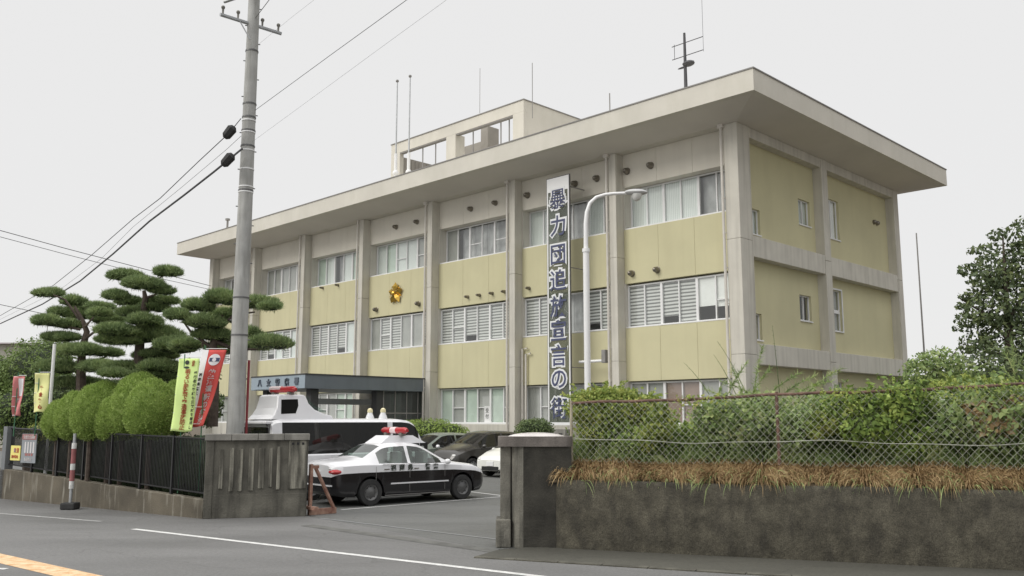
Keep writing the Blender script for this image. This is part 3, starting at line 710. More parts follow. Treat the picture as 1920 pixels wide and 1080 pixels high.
# tank and louvre wall inside penthouse
M['tank'] = mat('tank_grey', (.30, .28, .25), .8, .08, 2)
lv = MB()
for i in range(26): bx(t1p-.35, t1p-.28, 3.4+i*.3, 3.4+i*.3+.27, ZE1, 18.0, lv)
bx(t1p-.27, t1p-.20, 3.35, 11.4, ZE1, 17.9, lv); lv.build('corrugated_screen', 'tank', B)
ma, mz = fr(908, 263, 6); mb2, _ = fr(866, 272, 6); bx(ma, mb2, 6, 8, ZE1, mz).build('machine_box', 'tank', B, bevel=.03)
ma, mz = fr(915, 231, 5); mb2, _ = fr(901, 240, 5); bx(ma, mb2, 5, 5.9, ZE1, 18.9).build('water_tank', 'tank', B, bevel=.05)
mp_ = MB()
for pxx in (888, 940, 955.6, 965.5, 794, 818):
    t = ft(pxx, 250, yp+.33); bx(t, t+.06, yp+.31, yp+.35, ZE1, zo-.001, mp_)
bx(o2a+.001, o2b-.001, yp+.02, yp+.28, zo-.07, zo-.001, mp_); bx(o1a+.001, o1b-.001, yp+.02, yp+.28, zo-.07, zo-.001, mp_); mp_.build('screen_posts', 'flash', B)
# small roof furniture that is part of building
bx(1.6, 2.6, -1.3, -.6, ZE1, ZE1+.12).build('roof_hatch', 'flash', B)
tt, zt = fr(427, 410, -.5)
MB().tube([(-tt, -.5, ZE1), (-tt, -.5, zt-.05), ], .07, 10).tube([(-tt, -.5, zt-.12), (-tt, -.5, zt)], .16, 10).build('roof_vent_pipe', 'flash', B, smooth=True)
# porch canopy
CA, CBt, CY = 18.32, 23.15, -7.0
pc = MB(); bx(CA, CBt, CY, .48, 3.52, 4.14, pc); pc.build('porch_roof', 'canopy', B, bevel=.01)
bx(CA-.03, CBt+.03, CY-.03, .48, 4.141, 4.20).build('porch_flashing', 'dark', B)
bx(CA+.02, CBt-.0, CY-.012, CY-.001, 3.53, 4.13).build('porch_fascia_plate', 'canopy_light', B)
bx(CA+.6, CBt-.4, CY-.03, CY-.013, 3.56, 3.60).build('porch_ledge', 'canopy_light', B)
tm = MB()
for k, ch in enumerate('八女警察署'): put_text(tm, ch, .36, T(-(22.3-k*.82), CY-.035, 3.86) @ UPR, .012, .02)
tm.build('porch_lettering', mat('sign_letter_grey', (.10, .12, .15), .4, .1, 4, metal=.4), B)
for (ta, ya) in ((18.6, -6.5), (22.5, -6.5), (18.6, -2.8)):
    bx(ta, ta+.42, ya, ya+.42, 0, 3.52).build('porch_column', 'dark', B, bevel=.02)
# glazed entrance on the side of the porch and back
M['entglass'] = glassmat('entrance_glass', (.5, .54, .51), .3, 1.5, (.03, .035, .035))
en = MB()
for k in range(5):
    yy = -2.4+k*.72; en.box(-(CA+.34), -(CA+.26), yy, yy+.05, 0, 3.52)
en.box(-(CA+.335), -(CA+.265), -2.349, .48, 2.4, 2.46)
eo = en.build('entrance_frame', 'flash', B)
MB().quad((-(CA+.30), -2.38, .02), (-(CA+.30), .47, .02), (-(CA+.30), .47, 3.5), (-(CA+.30), -2.38, 3.5)).build('entrance_pane', 'entglass', eo)
bx(CA+.4, CBt-.2, .3, .45, 0, 3.5).build('entrance_back_wall', 'room', B)
MB().box(-(CBt-.1), -(CBt-.2), -3.4, .3, 2.9, 3.2).build('lintel', 'alu', B)
tm = MB()
for k, ch in enumerate('ぐ・'): put_text(tm, ch, .42, T(-(24.4+k*-.5), .49, 3.5) @ UPR, .01)
# vertical board by pillar
# ---------------------------------------------------------------- vertical banner sign
bn = empty('vertical_banner', 'tall vertical banner of blue white-edged characters before the facade', 'banner', P0, BR)
yb = -.6; ta, tb = 7.98, 9.27; ztopb = 12.72; zbb = 1.7
bf = MB()
for t in (ta, tb-.065): bx(t, t+.065, yb, yb+.06, zbb, ztopb, bf)
for z in (2.0,): bx(ta+.066, tb-.066, yb, yb+.06, z-.12, z, bf)
bf.build('frame', 'white', bn)
ef = MB()
for t in (ta-.03, tb+.001): bx(t, t+.029, yb+.01, yb+.08, zbb, ztopb+.0, ef)
bx(ta-.03, tb+.03, yb+.01, yb+.08, ztopb+.001, ztopb+.04, ef); ef.build('frame_edge', 'rim', bn)
bx(ta+.066, tb-.066, yb, yb+.04, ztopb-.62, ztopb).build('top_panel', 'white', bn)
brk = MB()
for z in (4.3, 8.6, 12.2):
    for t in (ta+.02, tb-.07): bx(t, t+.04, yb+.061, .49, z, z+.04, brk)
brk.build('bracket', 'flash', bn)
M['net'] = None
m_, nt, out = newmat('olive_net'); d_ = N(nt, 'ShaderNodeBsdfPrincipled'); d_.inputs['Base Color'].default_value = (.09, .105, .075, 1); d_.inputs['Roughness'].default_value = .4
t_ = N(nt, 'ShaderNodeBsdfTransparent'); x_ = N(nt, 'ShaderNodeMixShader')
tc_ = N(nt, 'ShaderNodeTexCoord'); n_ = N(nt, 'ShaderNodeTexNoise'); n_.inputs['Scale'].default_value = .9; nt.links.new(tc_.outputs['Object'], n_.inputs['Vector'])
rr = ramp(nt, n_.outputs[0], [(.35, (.30,)*3), (.65, (.55,)*3)]); nt.links.new(rr.outputs[0], x_.inputs[0])
nt.links.new(d_.outputs[0], x_.inputs[1]); nt.links.new(t_.outputs[0], x_.inputs[2]); nt.links.new(x_.outputs[0], out.inputs[0]); M['net'] = m_
bx(ta+.066, tb-.066, yb+.02, yb+.024, 2.0, ztopb-.621).build('net', 'net', bn)
chars = '暴力団追放宣言の街'; zc = [fr(1046, y, yb)[1] for y in (373, 423, 477, 525, 574, 619, 666, 711, 765)]
om = MB(); im = MB(); tcx = (ta+tb)/2+.0
for ch, z in zip(chars, zc):
    put_text(om, ch, .97, T(-tcx, yb-.005, z) @ UPR, .085, .004, 1.0); put_text(im, ch, .97, T(-tcx, yb-.016, z) @ UPR, .002 if ch in '暴街' else .010, .005, 1.0)
om.build('letter_outline', mat('letter_outline_grey', (.74, .75, .76), .6, .05, 4), bn); im.build('lettering', 'bluechar', bn)
# ---------------------------------------------------------------- rooftop things (children-free or with parts)
def roofpt(px, py, off):
    t, z = fr(px, py, off); return P0+Fv*t+Sv*off, z
for k, (px, py, ofs, lab) in enumerate(((745, 152, .3, 'shorter white rooftop flagpole, nearer the left end of the roof'), (769, 143, .7, 'taller white rooftop flagpole close beside the shorter one'))):
    p, z = roofpt(px, py, ofs); p.z = ZE1
    o = empty('flagpole', lab, 'flagpole', p, 0, 'flagpoles on the roof')
    MB().tube([(0, 0, 0), (0, 0, 2.3)], .09, 10).build('base_tube', 'white', o, smooth=True)
    MB().ico((0, 0, 1.2), .17).build('winch', 'white', o, smooth=True)
    MB().tube([(0, 0, 2.3), (0, 0, z-ZE1)], [.045, .035], 8).build('pole', 'steel', o, smooth=True)
    MB().ico((0, 0, z-ZE1), .09).build('finial', 'flash', o, smooth=True)
# mast with loop antennas
p, z = roofpt(1283, 62, .3); zb_ = ZE1; p.z = zb_; H_ = z-zb_
an = empty('antenna_mast', 'dark rooftop mast with crossed antenna rods near the building corner', 'antenna', p, BR)
MB().tube([(0, 0, 0), (0, 0, H_)], [.085, .05], 8).build('mast', 'cable', an, smooth=True)
rods = MB()
for dz in (.42, .98):
    rods.tube([(-.62, 0, H_-dz), (.88, 0, H_-dz+.0)], .018, 5)
rods.tube([(.88, 0, H_-1.05), (.88, 0, H_+1.5)], .008, 5); rods.tube([(-.5, 0, H_-1.0), (-.5, 0, H_-.35)], .012, 5)
rods.build('rods', 'cable', an)
MB().ico((.16, 0, H_-1.35), (.28, .2, .12)).ico((-.12, 0, H_-1.45), (.25, .06, .04)).build('drum', 'cable', an, smooth=True)
for (px, py, pyb, of_, rad, lab) in ((998, 118, 222, 3.2, .014, 'thin whip antenna clamped to the penthouse corner'), (900, 128, 212, 3.1, .010, 'hair-thin whip antenna above the middle of the penthouse'), (1143, 175, 200, 1.5, .02, 'short stub antenna on the roof between penthouse and mast')):
    p, z = roofpt(px, py, of_); zb2 = roofpt(px, pyb, of_)[1] if of_ > 3 else ZE1
    p.z = zb2
    o = MB().tube([(0, 0, 0), (0, 0, z-zb2)], rad*1.3, 6).build('whip_antenna', 'flash'); o.location = p; tag(o, lab, 'antenna')
    if of_ > 3.15:
        for q in (.1, .45, .8): pass
# distant pole on the right
p = P(1718, 437, 52); o = MB().tube([(p.x, p.y, 0), (p.x, p.y, p.z)], [.07, .04], 6).build('distant_pole', 'flash'); tag(o, 'slender grey pole far away right of the building', 'pole')
# ---------------------------------------------------------------- street lamp
lp = P(1102, 730, 23); Yl = 23.
base = Vector((lp.x, Yl, 0)); sl_ = empty('street_lamp', 'white lamp post with curved arm in front of the facade', 'street lamp', base)
def rel(px, py, Y=Yl): return P(px, py, Y)-base
MB().tube([(0, 0, 0), (0, 0, rel(1100, 470).z)], .082, 12).build('pole', 'white', sl_, smooth=True)
arm = [Vector((0, 0, rel(1100, 470).z)), Vector((0, 0, rel(1099, 420).z))]
for (px, py) in ((1101, 398), (1107, 381), (1119, 370), (1135, 365), (1152, 363), (1176, 362)): q = rel(px, py); arm.append(Vector((q.x-rel(1099, 420).x, 0, q.z)))
MB().tube(arm, [.062, .056, .053, .05, .048, .045, .042, .04], 10).build('arm', 'white', sl_, smooth=True)
hz = rel(1195, 362).z; hx = rel(1193, 360).x-rel(1099, 420).x
hd = MB(); hd.ico((hx, 0, hz+.02), (.31, .15, .085), None, 18, 8); hd.build('head', mat('lamp_head_grey', (.5, .5, .5), .5, .08, 5), sl_, smooth=True)
MB().lathe([(.15, 0), (.13, -.06), (.10, -.13), (.05, -.17), (.001, -.175)], 14, T(hx+.02, 0, hz-.035)).build('lens', 'clearlens', sl_, smooth=True)
MB().tube([(0, 0, rel(1100, 470).z-.04), (0, 0, rel(1100, 466).z)], .10, 12).build('collar', 'white', sl_, smooth=True)
# ---------------------------------------------------------------- utility pole
YP = 21.2
pb = P(441, 810, YP); pt_ = P(463, -10, YP)
up = empty('utility_pole', 'tall round concrete utility pole behind the ribbed gate wall', 'utility pole', (pb.x, YP, 0))
PX = pb.x
def zpy(py): return P(455, py, YP).z
pr = lambda z: .215-.006*z
MB().tube([(0, 0, 0), (0, 0, 15.2)], [.215, .215-.0062*15.2], 28).build('shaft', 'pole', up, smooth=True)
for py in (228, 250, 284, 319, 352, 362): 
    z = zpy(py); MB().tube([(0, 0, z), (0, 0, z+.03)], pr(z)+.008, 24).build('steel_band', 'alu', up)
for py in (98, 197, 222, 247, 276, 359, 560, 630):
    z = zpy(py); MB().tube([(0, 0, z), (0, 0, z+.035)], pr(z)+.01, 24).build('dark_band', 'rim', up)
for i in range(26):
    z = 2.6+i*.46; a = .35 if i % 2 else pi+.2
    r0 = pr(z); MB().tube([(math.cos(a)*r0*.9, math.sin(a)*r0*.9, z), (math.cos(a)*(r0+.045), math.sin(a)*(r0+.045), z)], .014, 6).build('step_bolt', 'rim', up)
def crossarm(pl, pr_, nm='crossarm', Yd=.9):
    a = P(pl[0], pl[1], YP-Yd*.0-.25); b = P(pr_[0], pr_[1], YP-.25)
    # real arm is level: run it obliquely in depth so its ends project where surveyed
    zc_ = zpy((pl[1]+pr_[1])/2+1)
    ra = ray(*pl); rb_ = ray(*pr_); qa = CAM+ra*((zc_-CH)/ra.z); qb = CAM+rb_*((zc_-CH)/rb_.z)
    off = Vector((PX, YP, 0)); mid = (qa+qb)/2; 
    va, vb = qa-off, qb-off; va.z = vb.z = zc_
    MB().tube([va, vb], .05, 6).build(nm, 'steel', up)
    d = (vb-va); n_ = 5; ins = MB()
    for k in (.04, .28, .68, .95):
        q = va+d*k; ins.tube([q, q+Vector((0, 0, .2))], [.02, .03], 6)
        ins.ico(q+Vector((0, 0, .2)), .05, None, 8, 5)
    ins.build('insulators', 'cap', up, smooth=True)
    return va+off, vb+off
ca, cb = crossarm((413, 27), (527, 63)); ca2, cb2 = crossarm((421, 3), (508, -26))
MB().tube([Vector((0, -.2, zpy(80))), (ca-Vector((PX, YP, 0)))*.45+Vector((0, 0, zpy(42)*.55))], .015, 6).build('brace', 'steel', up)
tr = MB().tube([(.24, .06, 1.0), (.235, .06, 3.5)], .03, 8); tr.build('cable_guard', mat('cable_guard_red', (.22, .03, .035), .6, .1, 4), up, smooth=True)
def cable(pts, r, label, nm='overhead_cable', sag=0.):
    pts = [Vector(p) for p in pts]
    if len(pts) == 2:
        a, b = pts; n_ = 24; pts = [a.lerp(b, i/n_)-Vector((0, 0, sag*4*(i/n_)*(1-i/n_))) for i in range(n_+1)]
    o = MB().tube(pts, r, 6, False).build(nm, 'cable'); tag(o, label, 'cable'); return o
# cables running away left from the pole
def wpt(px, py, Y): return P(px, py, Y)
c1a = wpt(452, 222, YP-.3); c1 = [c1a]+[wpt(px, py, Y) for px, py, Y in ((429, 250, 20.9), (372, 303, 22), (300, 372, 24), (250, 410, 26), (172, 478, 29.5), (100, 535, 34), (0, 592, 41), (-100, 640, 50))]
cable(c1, .011, 'upper cable sloping down to the left from the pole')
c2 = [wpt(455, 278, YP-.3)]+[wpt(px, py, Y) for px, py, Y in ((427, 301, 20.9), (400, 323, 21.5), (345, 366, 23), (280, 415, 25), (212, 476, 28), (150, 527, 32), (80, 570, 38), (0, 607, 45), (-100, 650, 55))]
cable(c2, .026, 'thickest lower cable sloping down to the left from the pole')
c3 = [wpt(452, 255, YP-.3)]+[wpt(px, py, Y) for px, py, Y in ((425, 280, 21.2), (342, 350, 23.3), (250, 425, 27), (190, 485, 30), (110, 545, 35), (0, 599, 43), (-100, 645, 52))]
cable(c3, .005, 'faint middle cable between the two left cables')
def closure(px, py, Y, dpx, dpy, lab):
    a = P(px-dpx, py-dpy, Y); b = P(px+dpx, py+dpy, Y); d = (b-a)
    pts = [a, a+d*.18, a+d*.8, b]; o = MB().tube(pts, [.05, .115, .13, .06], 8).build('splice_box', 'rubber', smooth=False); tag(o, lab, 'cable box', 'splice boxes on the cables')
closure(430, 248, 20.85, 9, -11, 'black splice box on the upper left cable beside the pole')
closure(427, 300, 20.85, 10, -11, 'black splice box on the thick lower cable beside the pole')
# cables passing to the upper right
cable([wpt(478, 207, YP), wpt(620, 103, 18), wpt(765, -2, 15.5), wpt(900, -100, 13.5)], .006, 'darker wire rising to the upper right of the pole')
cable([wpt(470, 268, YP), wpt(604, 170, 18.5), wpt(720, 85, 16), wpt(830, 5, 14), wpt(950, -85, 12)], .0022, 'faint wire rising to the upper right, below the darker one')
cable([wpt(478, 35, YP), wpt(506, -2, 19.5), wpt(560, -80, 17)], .008, 'short wire rising steeply from the crossarm')
cable([wpt(470, 95, YP), wpt(550, 30, 18.6), wpt(640, -40, 16)], .002, 'hair-thin wire leaving the right end of the crossarm')
# far-left wires
cable([wpt(-80, 410, 40), wpt(0, 432, 42), wpt(120, 465, 45), wpt(300, 512, 50), wpt(395, 536, 54)], .018, 'upper wire crossing the left sky toward the building')
cable([wpt(-80, 424, 40), wpt(0, 444, 42), wpt(120, 476, 45), wpt(300, 522, 50), wpt(395, 543, 54)], .014, 'lower wire crossing the left sky toward the building')
cable([wpt(-60, 560, 60), wpt(0, 571, 60), wpt(100, 592, 62), wpt(170, 612, 64)], .02, 'low wire over the rooftops at the left edge')
# ================================================================ VEHICLES
NAMES_R = ['x', 'zb', 'zp', 'zbelt', 'ztop', 'wb', 'wbelt', 'wtop']
def car_shell(keys, wheels, Rw, root, paint_hi, paint_lo, glass, wins, smooth_s=.05, ends=True, dx=.045):
    keys = np.array(sorted(keys), float)
    X = np.arange(keys[0, 0], keys[-1, 0]+dx/2, dx); X = np.unique(np.concatenate([X, [w+s*Rw for w in wheels for s in (-1, -.98, .98, 1)]])); X = X[(X >= keys[0, 0]) & (X <= keys[-1, 0])]
    xf = np.arange(keys[0, 0]-.5, keys[-1, 0]+.5, .01); cols = []
    kern = np.exp(-.5*(np.arange(-20, 21)*.01/smooth_s)**2); kern /= kern.sum()
    for c in range(1, 8):
        q = np.interp(xf, keys[:, 0], keys[:, c])
        # odd extension keeps end values
        qs = np.convolve(np.pad(q, 20, mode='edge'), kern, 'valid'); cols.append(np.interp(X, xf, qs))
    zb, zp, ze, zt, wb, we, wt = cols
    rows = []
    for i, x in enumerate(X):
        B_, P_, E_, T_, b_, e_, t_ = (c[i] for c in cols)
        ar = -1
        for w in wheels:
            if abs(x-w) <= Rw: ar = max(ar, .325+math.sqrt(max(0, Rw*Rw-(x-w)**2)))
        rail = min(.10, .55*(T_-E_)); wm = max(b_, e_)+.015
        z3 = B_+.55*(P_-B_)
        pts = [(0, max(B_, ar)), (b_-.06, max(B_, ar)), (b_, max(B_+.07, ar)), (wm, max(z3, ar+.012)), (wm-.005, max(P_, ar+.02)), (e_, E_-.03), (e_-.035, E_+.005),
               (e_-.035+(t_+.03-e_+.035)*.55, E_+(T_-rail-E_)*.55), (t_+.03, T_-rail), (t_-.05, T_-rail*.28), (t_*.5, T_-.0), (0, T_+.012)]
        rows.append(pts)
    nR = len(rows[0]); V = []
    for i, x in enumerate(X):
        for y, z in rows[i]: V.append((x, -y, z))
        for y, z in rows[i][-2:0:-1]: V.append((x, y, z))
    per = nR+nR-2
    buckets = {}
    def put(key, poly): buckets.setdefault(key, []).append(poly)
    for i in range(len(X)-1):
        xc = (X[i]+X[i+1])/2
        for r in range(per):
            r2 = (r+1) % per; rr = r if r < nR-1 else (per-1-r)
            key = 'lo' if rr < 4 else 'hi'; 
            side = 'R' if r < nR-1 else 'L'
            for (nm, a, b, ra, rb) in wins:
                if a < xc < b and ra <= rr < rb: key = (nm, side if rb <= 8 else 'C', a); break
            put(key, (i*per+r, (i+1)*per+r, (i+1)*per+r2, i*per+r2))
    n = len(X)-1
    loidx = list(range(0, 5))+[per-k for k in range(4, 0, -1)]
    for (base, rev) in ((0, 0), (n*per, 1)):
        lo = [base+k for k in loidx]; hi = [base+k for k in range(4, per-3)]
        if not rev: lo, hi = lo[::-1], hi[::-1]
        put('lo', tuple(lo)); put('hi', tuple(hi))
    def mk(name, polys, m):
        used = sorted({q for p_ in polys for q in p_}); mp = {u: k for k, u in enumerate(used)}
        mb = MB(); mb.v = [V[u] for u in used]; mb.f = [tuple(mp[q] for q in p_) for p_ in polys]
        return mb.build(name, m, root, smooth=True)
    if paint_lo == paint_hi:
        body = mk('body', buckets.pop('hi')+buckets.pop('lo'), paint_hi)
    else:
        body = mk('body', buckets.pop('hi'), paint_hi); mk('lower_body', buckets.pop('lo'), paint_lo)
    for key, polys in buckets.items(): mk(key[0], polys, glass if key[0] != 'rear_quarter' else glass)
    return body, V, X
def wheel(root, x, y, r=.325, w=.21, rimm='rim'):
    s = 1 if y > 0 else -1; m = T(x, y, r) @ Matrix.Rotation(-s*pi/2, 4, 'X')
    o = MB().lathe([(r*.62, -w/2), (r*.95, -w/2), (r, -w/2+.03), (r, w/2-.03), (r*.96, w/2), (r*.64, w/2+.004), (r*.62, w/2-.02)], 28, m).build('wheel', 'rubber', root, smooth=True)
    MB().lathe([(r*.63, w/2-.02), (r*.60, w/2-.002), (r*.45, w/2-.035), (r*.30, w/2-.02), (r*.16, w/2+.01), (.001, w/2+.012)], 20, m).build('rim', rimm, o, smooth=True)
    hb = MB()
    for k in range(8):
        a = 2*pi*k/8; hb.ico((math.cos(a)*r*.46, math.sin(a)*r*.46, w/2-.03), (.02, .02, .008), m, 8, 4)
    hb.build('rim_holes', 'black', o)
def car_at(name, label, cat, near_mid, ang, half_w, group=None):
    """near_mid: ground point under the camera-facing flank, mid wheelbase; origin goes to the body centre line"""
    left = Vector((-math.sin(ang), math.cos(ang), 0)); c = Vector(near_mid)+left*half_w
    return empty(name, label, cat, c, ang, group)
# ---- police sedan
ang = R(40.5); mid = (G(688, 948)+G(866, 936))/2+Vector((0, 0, 0))
pc_ = car_at('police_car', 'black and white patrol saloon with red roof light bar, parked nearest the gate', 'car', mid, ang, .80)
XO = -.075
SED = [(-2.43, .38, .70, .92, .98, .60, .62, .50), (-2.38, .30, .76, .98, 1.05, .76, .76, .62), (-2.2, .24, .80, 1.00, 1.09, .84, .83, .70), (-1.68, .22, .81, 1.02, 1.13, .87, .87, .71), (-1.58, .21, .81, 1.02, 1.16, .875, .87, .68),
       (-.98, .20, .81, 1.01, 1.48, .88, .88, .58), (-.75, .20, .81, 1.01, 1.52, .88, .88, .585), (-.2, .20, .81, 1.0, 1.54, .88, .88, .60), (.10, .20, .81, .99, 1.51, .88, .88, .60), (.30, .20, .81, .99, 1.44, .88, .88, .60),
       (1.02, .20, .80, .965, 1.045, .88, .88, .73), (1.15, .20, .80, .955, 1.02, .88, .88, .76), (1.84, .20, .75, .88, .93, .87, .86, .74), (2.13, .22, .69, .79, .84, .81, .81, .67), (2.26, .27, .61, .69, .74, .71, .73, .59), (2.31, .32, .54, .60, .64, .60, .62, .50)]
car_shell(SED, (-1.42, 1.43), .385, pc_, 'p_white', 'p_black', 'carglass', [('windscreen', .30, .98, 9, 11), ('rear_window', -1.54, -.98, 9, 11), ('side_window', -.22, .78, 6, 8), ('side_window', -1.18, -.32, 6, 8)])
for x in (-1.42, 1.43):
    for y in (-.80, .80): wheel(pc_, x, y)
MB().box(-1.95, 1.9, -.72, .72, .24, .62).build('underbody', 'black', pc_)
st = MB()
for x in (-.35, .45):
    for y in (-.36, .36): st.box(x-.08, x+.06, y-.22, y+.22, .6, 1.28); st.box(x-.06, x+.02, y-.1, y+.1, 1.29, 1.42)
st.build('seats', mat('seat_grey', (.33, .35, .33), .8, .1, 4), pc_, bevel=.03)
for y in (-1, 1):
    MB().box(-.85, .95, min(y*.898, y*.915), max(y*.898, y*.915), .50, .535).build('side_moulding', 'p_white', pc_)
    MB().ico((.86, y*.98, 1.02), (.08, .10, .07), None, 12, 7).build('door_mirror', 'p_white', pc_, smooth=True)
    hm = MB(); hm.box(-.15, 0., min(y*.885, y*.905), max(y*.885, y*.905), .86, .885); hm.box(-1.05, -.9, min(y*.885, y*.905), max(y*.885, y*.905), .865, .89); hm.build('door_handle', 'chrome', pc_)
    MB().ico((-2.285, y*.64, .845), (.17, .205, .085), None, 14, 8).build('tail_lamp', 'redlens', pc_, smooth=True)
    MB().ico((-2.34, y*.60, .92), (.11, .12, .035), None, 12, 6).build('reverse_lamp', 'clearlens', pc_, smooth=True)
    MB().ico((2.14, y*.61, .665), (.13, .19, .075), None, 14, 8).build('headlight', 'clearlens', pc_, smooth=True)
    sm = MB()
    for x in (.84, -.27, -1.28): sm.box(x-.004, x+.004, y*.893 if y < 0 else .893-.004, y*.893+.004 if y < 0 else .893, .30, .95)
    sm.build('door_seam', 'flash', pc_)
MB().box(-2.45, -2.425, -.17, .17, .70, .86).build('number_plate', 'white', pc_)
MB().box(-2.47, -2.39, -.70, .70, .50, .535).build('bumper_trim', 'p_white', pc_)
tm = MB()
for k, (ch, x) in enumerate(zip('福岡県警察', (-.78, -.52, -.26, .28, .54))): put_text(tm, ch, .165, T(x, -.902, .905) @ Matrix.Rotation(R(-4), 4, 'X') @ UPR, .004, .003)
tm.build('side_lettering', 'inkchar', pc_)
sm = MB()
for x in (-1.62, 1.08): sm.box(x-.006, x+.006, -.80, .80, 1.06 if x > 0 else 1.17, 1.064 if x > 0 else 1.175)
for y in (-1, 1):
    ya, yb_ = sorted((y*.896, y*.901)); sm.box(-1.02, 1.0, ya, yb_, .225, .24); sm.box(-1.1, .98, ya, yb_, .985, .998)
sm.build('trim_line', 'flash', pc_)
ant = MB().tube([(-1.5, .3, 1.15), (-1.62, .3, 1.75)], .006, 5); ant.build('aerial', 'black', pc_)
# roof platform + light bar
pf = MB()
b0 = [(-.85, -.40, 1.50), (.55, -.40, 1.50), (.55, .40, 1.50), (-.85, .40, 1.50)]; t0 = [(-.55, -.33, 1.70), (.18, -.33, 1.70), (.18, .33, 1.70), (-.55, .33, 1.70)]
ringq(pf, b0, t0); pf.quad(*t0); pf.build('light_platform', 'p_white', pc_, bevel=.03)
lb = MB(); lb.tube([(-.18, -.60, 1.83), (-.18, -.50, 1.83), (-.18, .50, 1.83), (-.18, .60, 1.83)], [.045, .082, .082, .045], 14); lb.build('light_bar', 'redlens', pc_, smooth=True)
MB().tube([(-.18, -.13, 1.835), (-.18, .13, 1.835)], .087, 14).build('speaker_lens', 'palelens', pc_, smooth=True)
ft_ = MB()
for y in (-.36, .36): ft_.box(-.25, -.11, y-.06, y+.06, 1.69, 1.77)
ft_.build('light_bar_feet', 'cap', pc_)
# ---- police van
angv = R(45); Lv = 4.9
near = Vector((-5.5, 24.1, 0))+Vector((.707, .707, 0))*1.58
vn = car_at('police_van', 'white police van with a lookout turret on its roof behind the patrol car', 'van', near, angv, .90)
VAN = [(q[0]+(.55 if q[0] > 1 else 0), *q[1:]) for q in [(-2.45, .40, .90, 1.18, 2.02, .80, .84, .70), (-2.42, .34, .92, 1.20, 2.10, .88, .88, .74), (-2.2, .30, .92, 1.20, 2.14, .90, .90, .76), (1.2, .30, .92, 1.20, 2.14, .90, .90, .76), (1.5, .30, .92, 1.19, 2.11, .90, .90, .75),
       (1.75, .30, .92, 1.17, 2.00, .90, .90, .73), (2.15, .30, .90, 1.12, 1.35, .89, .88, .72), (2.28, .30, .86, 1.05, 1.16, .87, .86, .74), (2.42, .34, .70, .85, .95, .82, .82, .68), (2.46, .40, .62, .72, .78, .70, .72, .60)]]
car_shell(VAN, (-1.25, 1.95), .40, vn, 'p_white', 'p_white', 'darkglass', [('windscreen', 2.17, 2.71, 9, 11), ('side_window', 1.40, 2.40, 6, 8), ('side_window', -2.20, 1.25, 6, 8)], .04)
for x in (-1.25, 1.95):
    for y in (-.80, .80): wheel(vn, x, y)
MB().box(-2.3, 2.7, -.75, .75, .34, .75).build('underbody', 'black', vn)
MB().box(-2.30, -2.29, -.66, .66, .8, 2.0).build('inner_panel', 'dark', vn)
MB().box(-2.475, -2.455, -.66, .66, 1.25, 1.92).build('rear_window', 'darkglass', vn, bevel=.01)
MB().box(-2.62, -2.38, -.70, .70, 2.0, 2.07).build('rear_spoiler', 'p_white', vn, bevel=.02)
sp = MB().tube([(-2.5, -.78, 1.2), (-2.56, -.80, 1.9), (-2.5, -.55, 1.98)], .02, 6); sp.build('ladder_rail', 'rim', vn)
for y in (-1, 1): MB().box(2.27, 2.50, min(y*.98, y*1.12), max(y*.98, y*1.12), 1.2, 1.48).build('door_mirror', 'black', vn, bevel=.04)
# turret: profile extruded sideways with inward lean
prof = [(-2.42, 2.12), (-2.30, 2.24), (-2.20, 2.42), (-2.14, 2.74), (-2.09, 2.78), (-1.36, 2.78), (-1.30, 2.74), (-1.22, 2.54), (-1.04, 2.38), (-.75, 2.27), (-.52, 2.22), (-.47, 2.12)]
def lean(z): return .62-(z-2.12)*.22
tv = [(x, -lean(z), z) for x, z in prof]+[(x, lean(z), z) for x, z in prof]; n_ = len(prof)
tf = [(i, i+1, n_+i+1, n_+i) for i in range(n_-1)]
tf += [tuple(reversed(range(n_))), tuple(range(n_, 2*n_))]
MB().add(tv, tf).build('turret', 'p_white', vn, bevel=.03)
for y in (-1, 1):
    pts = [(-2.10, 2.26), (-2.06, 2.64), (-1.56, 2.66), (-1.56, 2.48), (-1.66, 2.28)]
    q = [(x, y*(lean(z)+.006), z) for x, z in pts]; q2 = [(x, y*(lean(z)-.02), z) for x, z in pts]
    mb = MB().add(q+q2, [tuple(range(5)), tuple(range(9, 4, -1))]+[(i, (i+1) % 5, 5+(i+1) % 5, 5+i) for i in range(5)]); mb.build('turret_window', 'darkglass', vn)
fwq = []
mb = MB()
for (xa, za), (xb, zb_) in (((-1.27, 2.64), (-1.15, 2.48)), ((-1.15, 2.48), (-.95, 2.36)), ((-.95, 2.36), (-.66, 2.26))):
    mb.quad((xa+.08, -.42, za+.10), (xb+.06, -.45, zb_+.06), (xb+.06, .45, zb_+.06), (xa+.08, .42, za+.10))
mb.build('turret_screen', 'carglass', vn)
lb = MB(); lb.tube([(-1.72, -.66, 2.91), (-1.72, -.55, 2.92), (-1.72, .55, 2.92), (-1.72, .66, 2.91)], [.04, .085, .085, .04], 12); lb.build('light_bar', 'redlens', vn, smooth=True)
MB().tube([(-1.72, .02, 2.935), (-1.72, .60, 2.935)], .088, 12).build('light_bar_lens', 'palelens', vn, smooth=True)
q = MB()
for y in (-.4, .4): q.box(-1.8, -1.64, y-.06, y+.06, 2.77, 2.85)
q.build('light_bar_feet', 'cap', vn)
for y in (-.32, .32):
    m = T(1.43, y, 2.12)
    o = MB().lathe([(.14, 0), (.11, .10), (.075, .18), (.07, .2)], 14, m).build('roof_beacon', 'p_white', vn, smooth=True)
    MB().lathe([(.075, .2), (.085, .24), (.07, .30), (.03, .33), (.001, .335)], 14, m).build('beacon_lens', mat('cream_lens', (.75, .68, .42), .25, .1, 8), o, smooth=True)
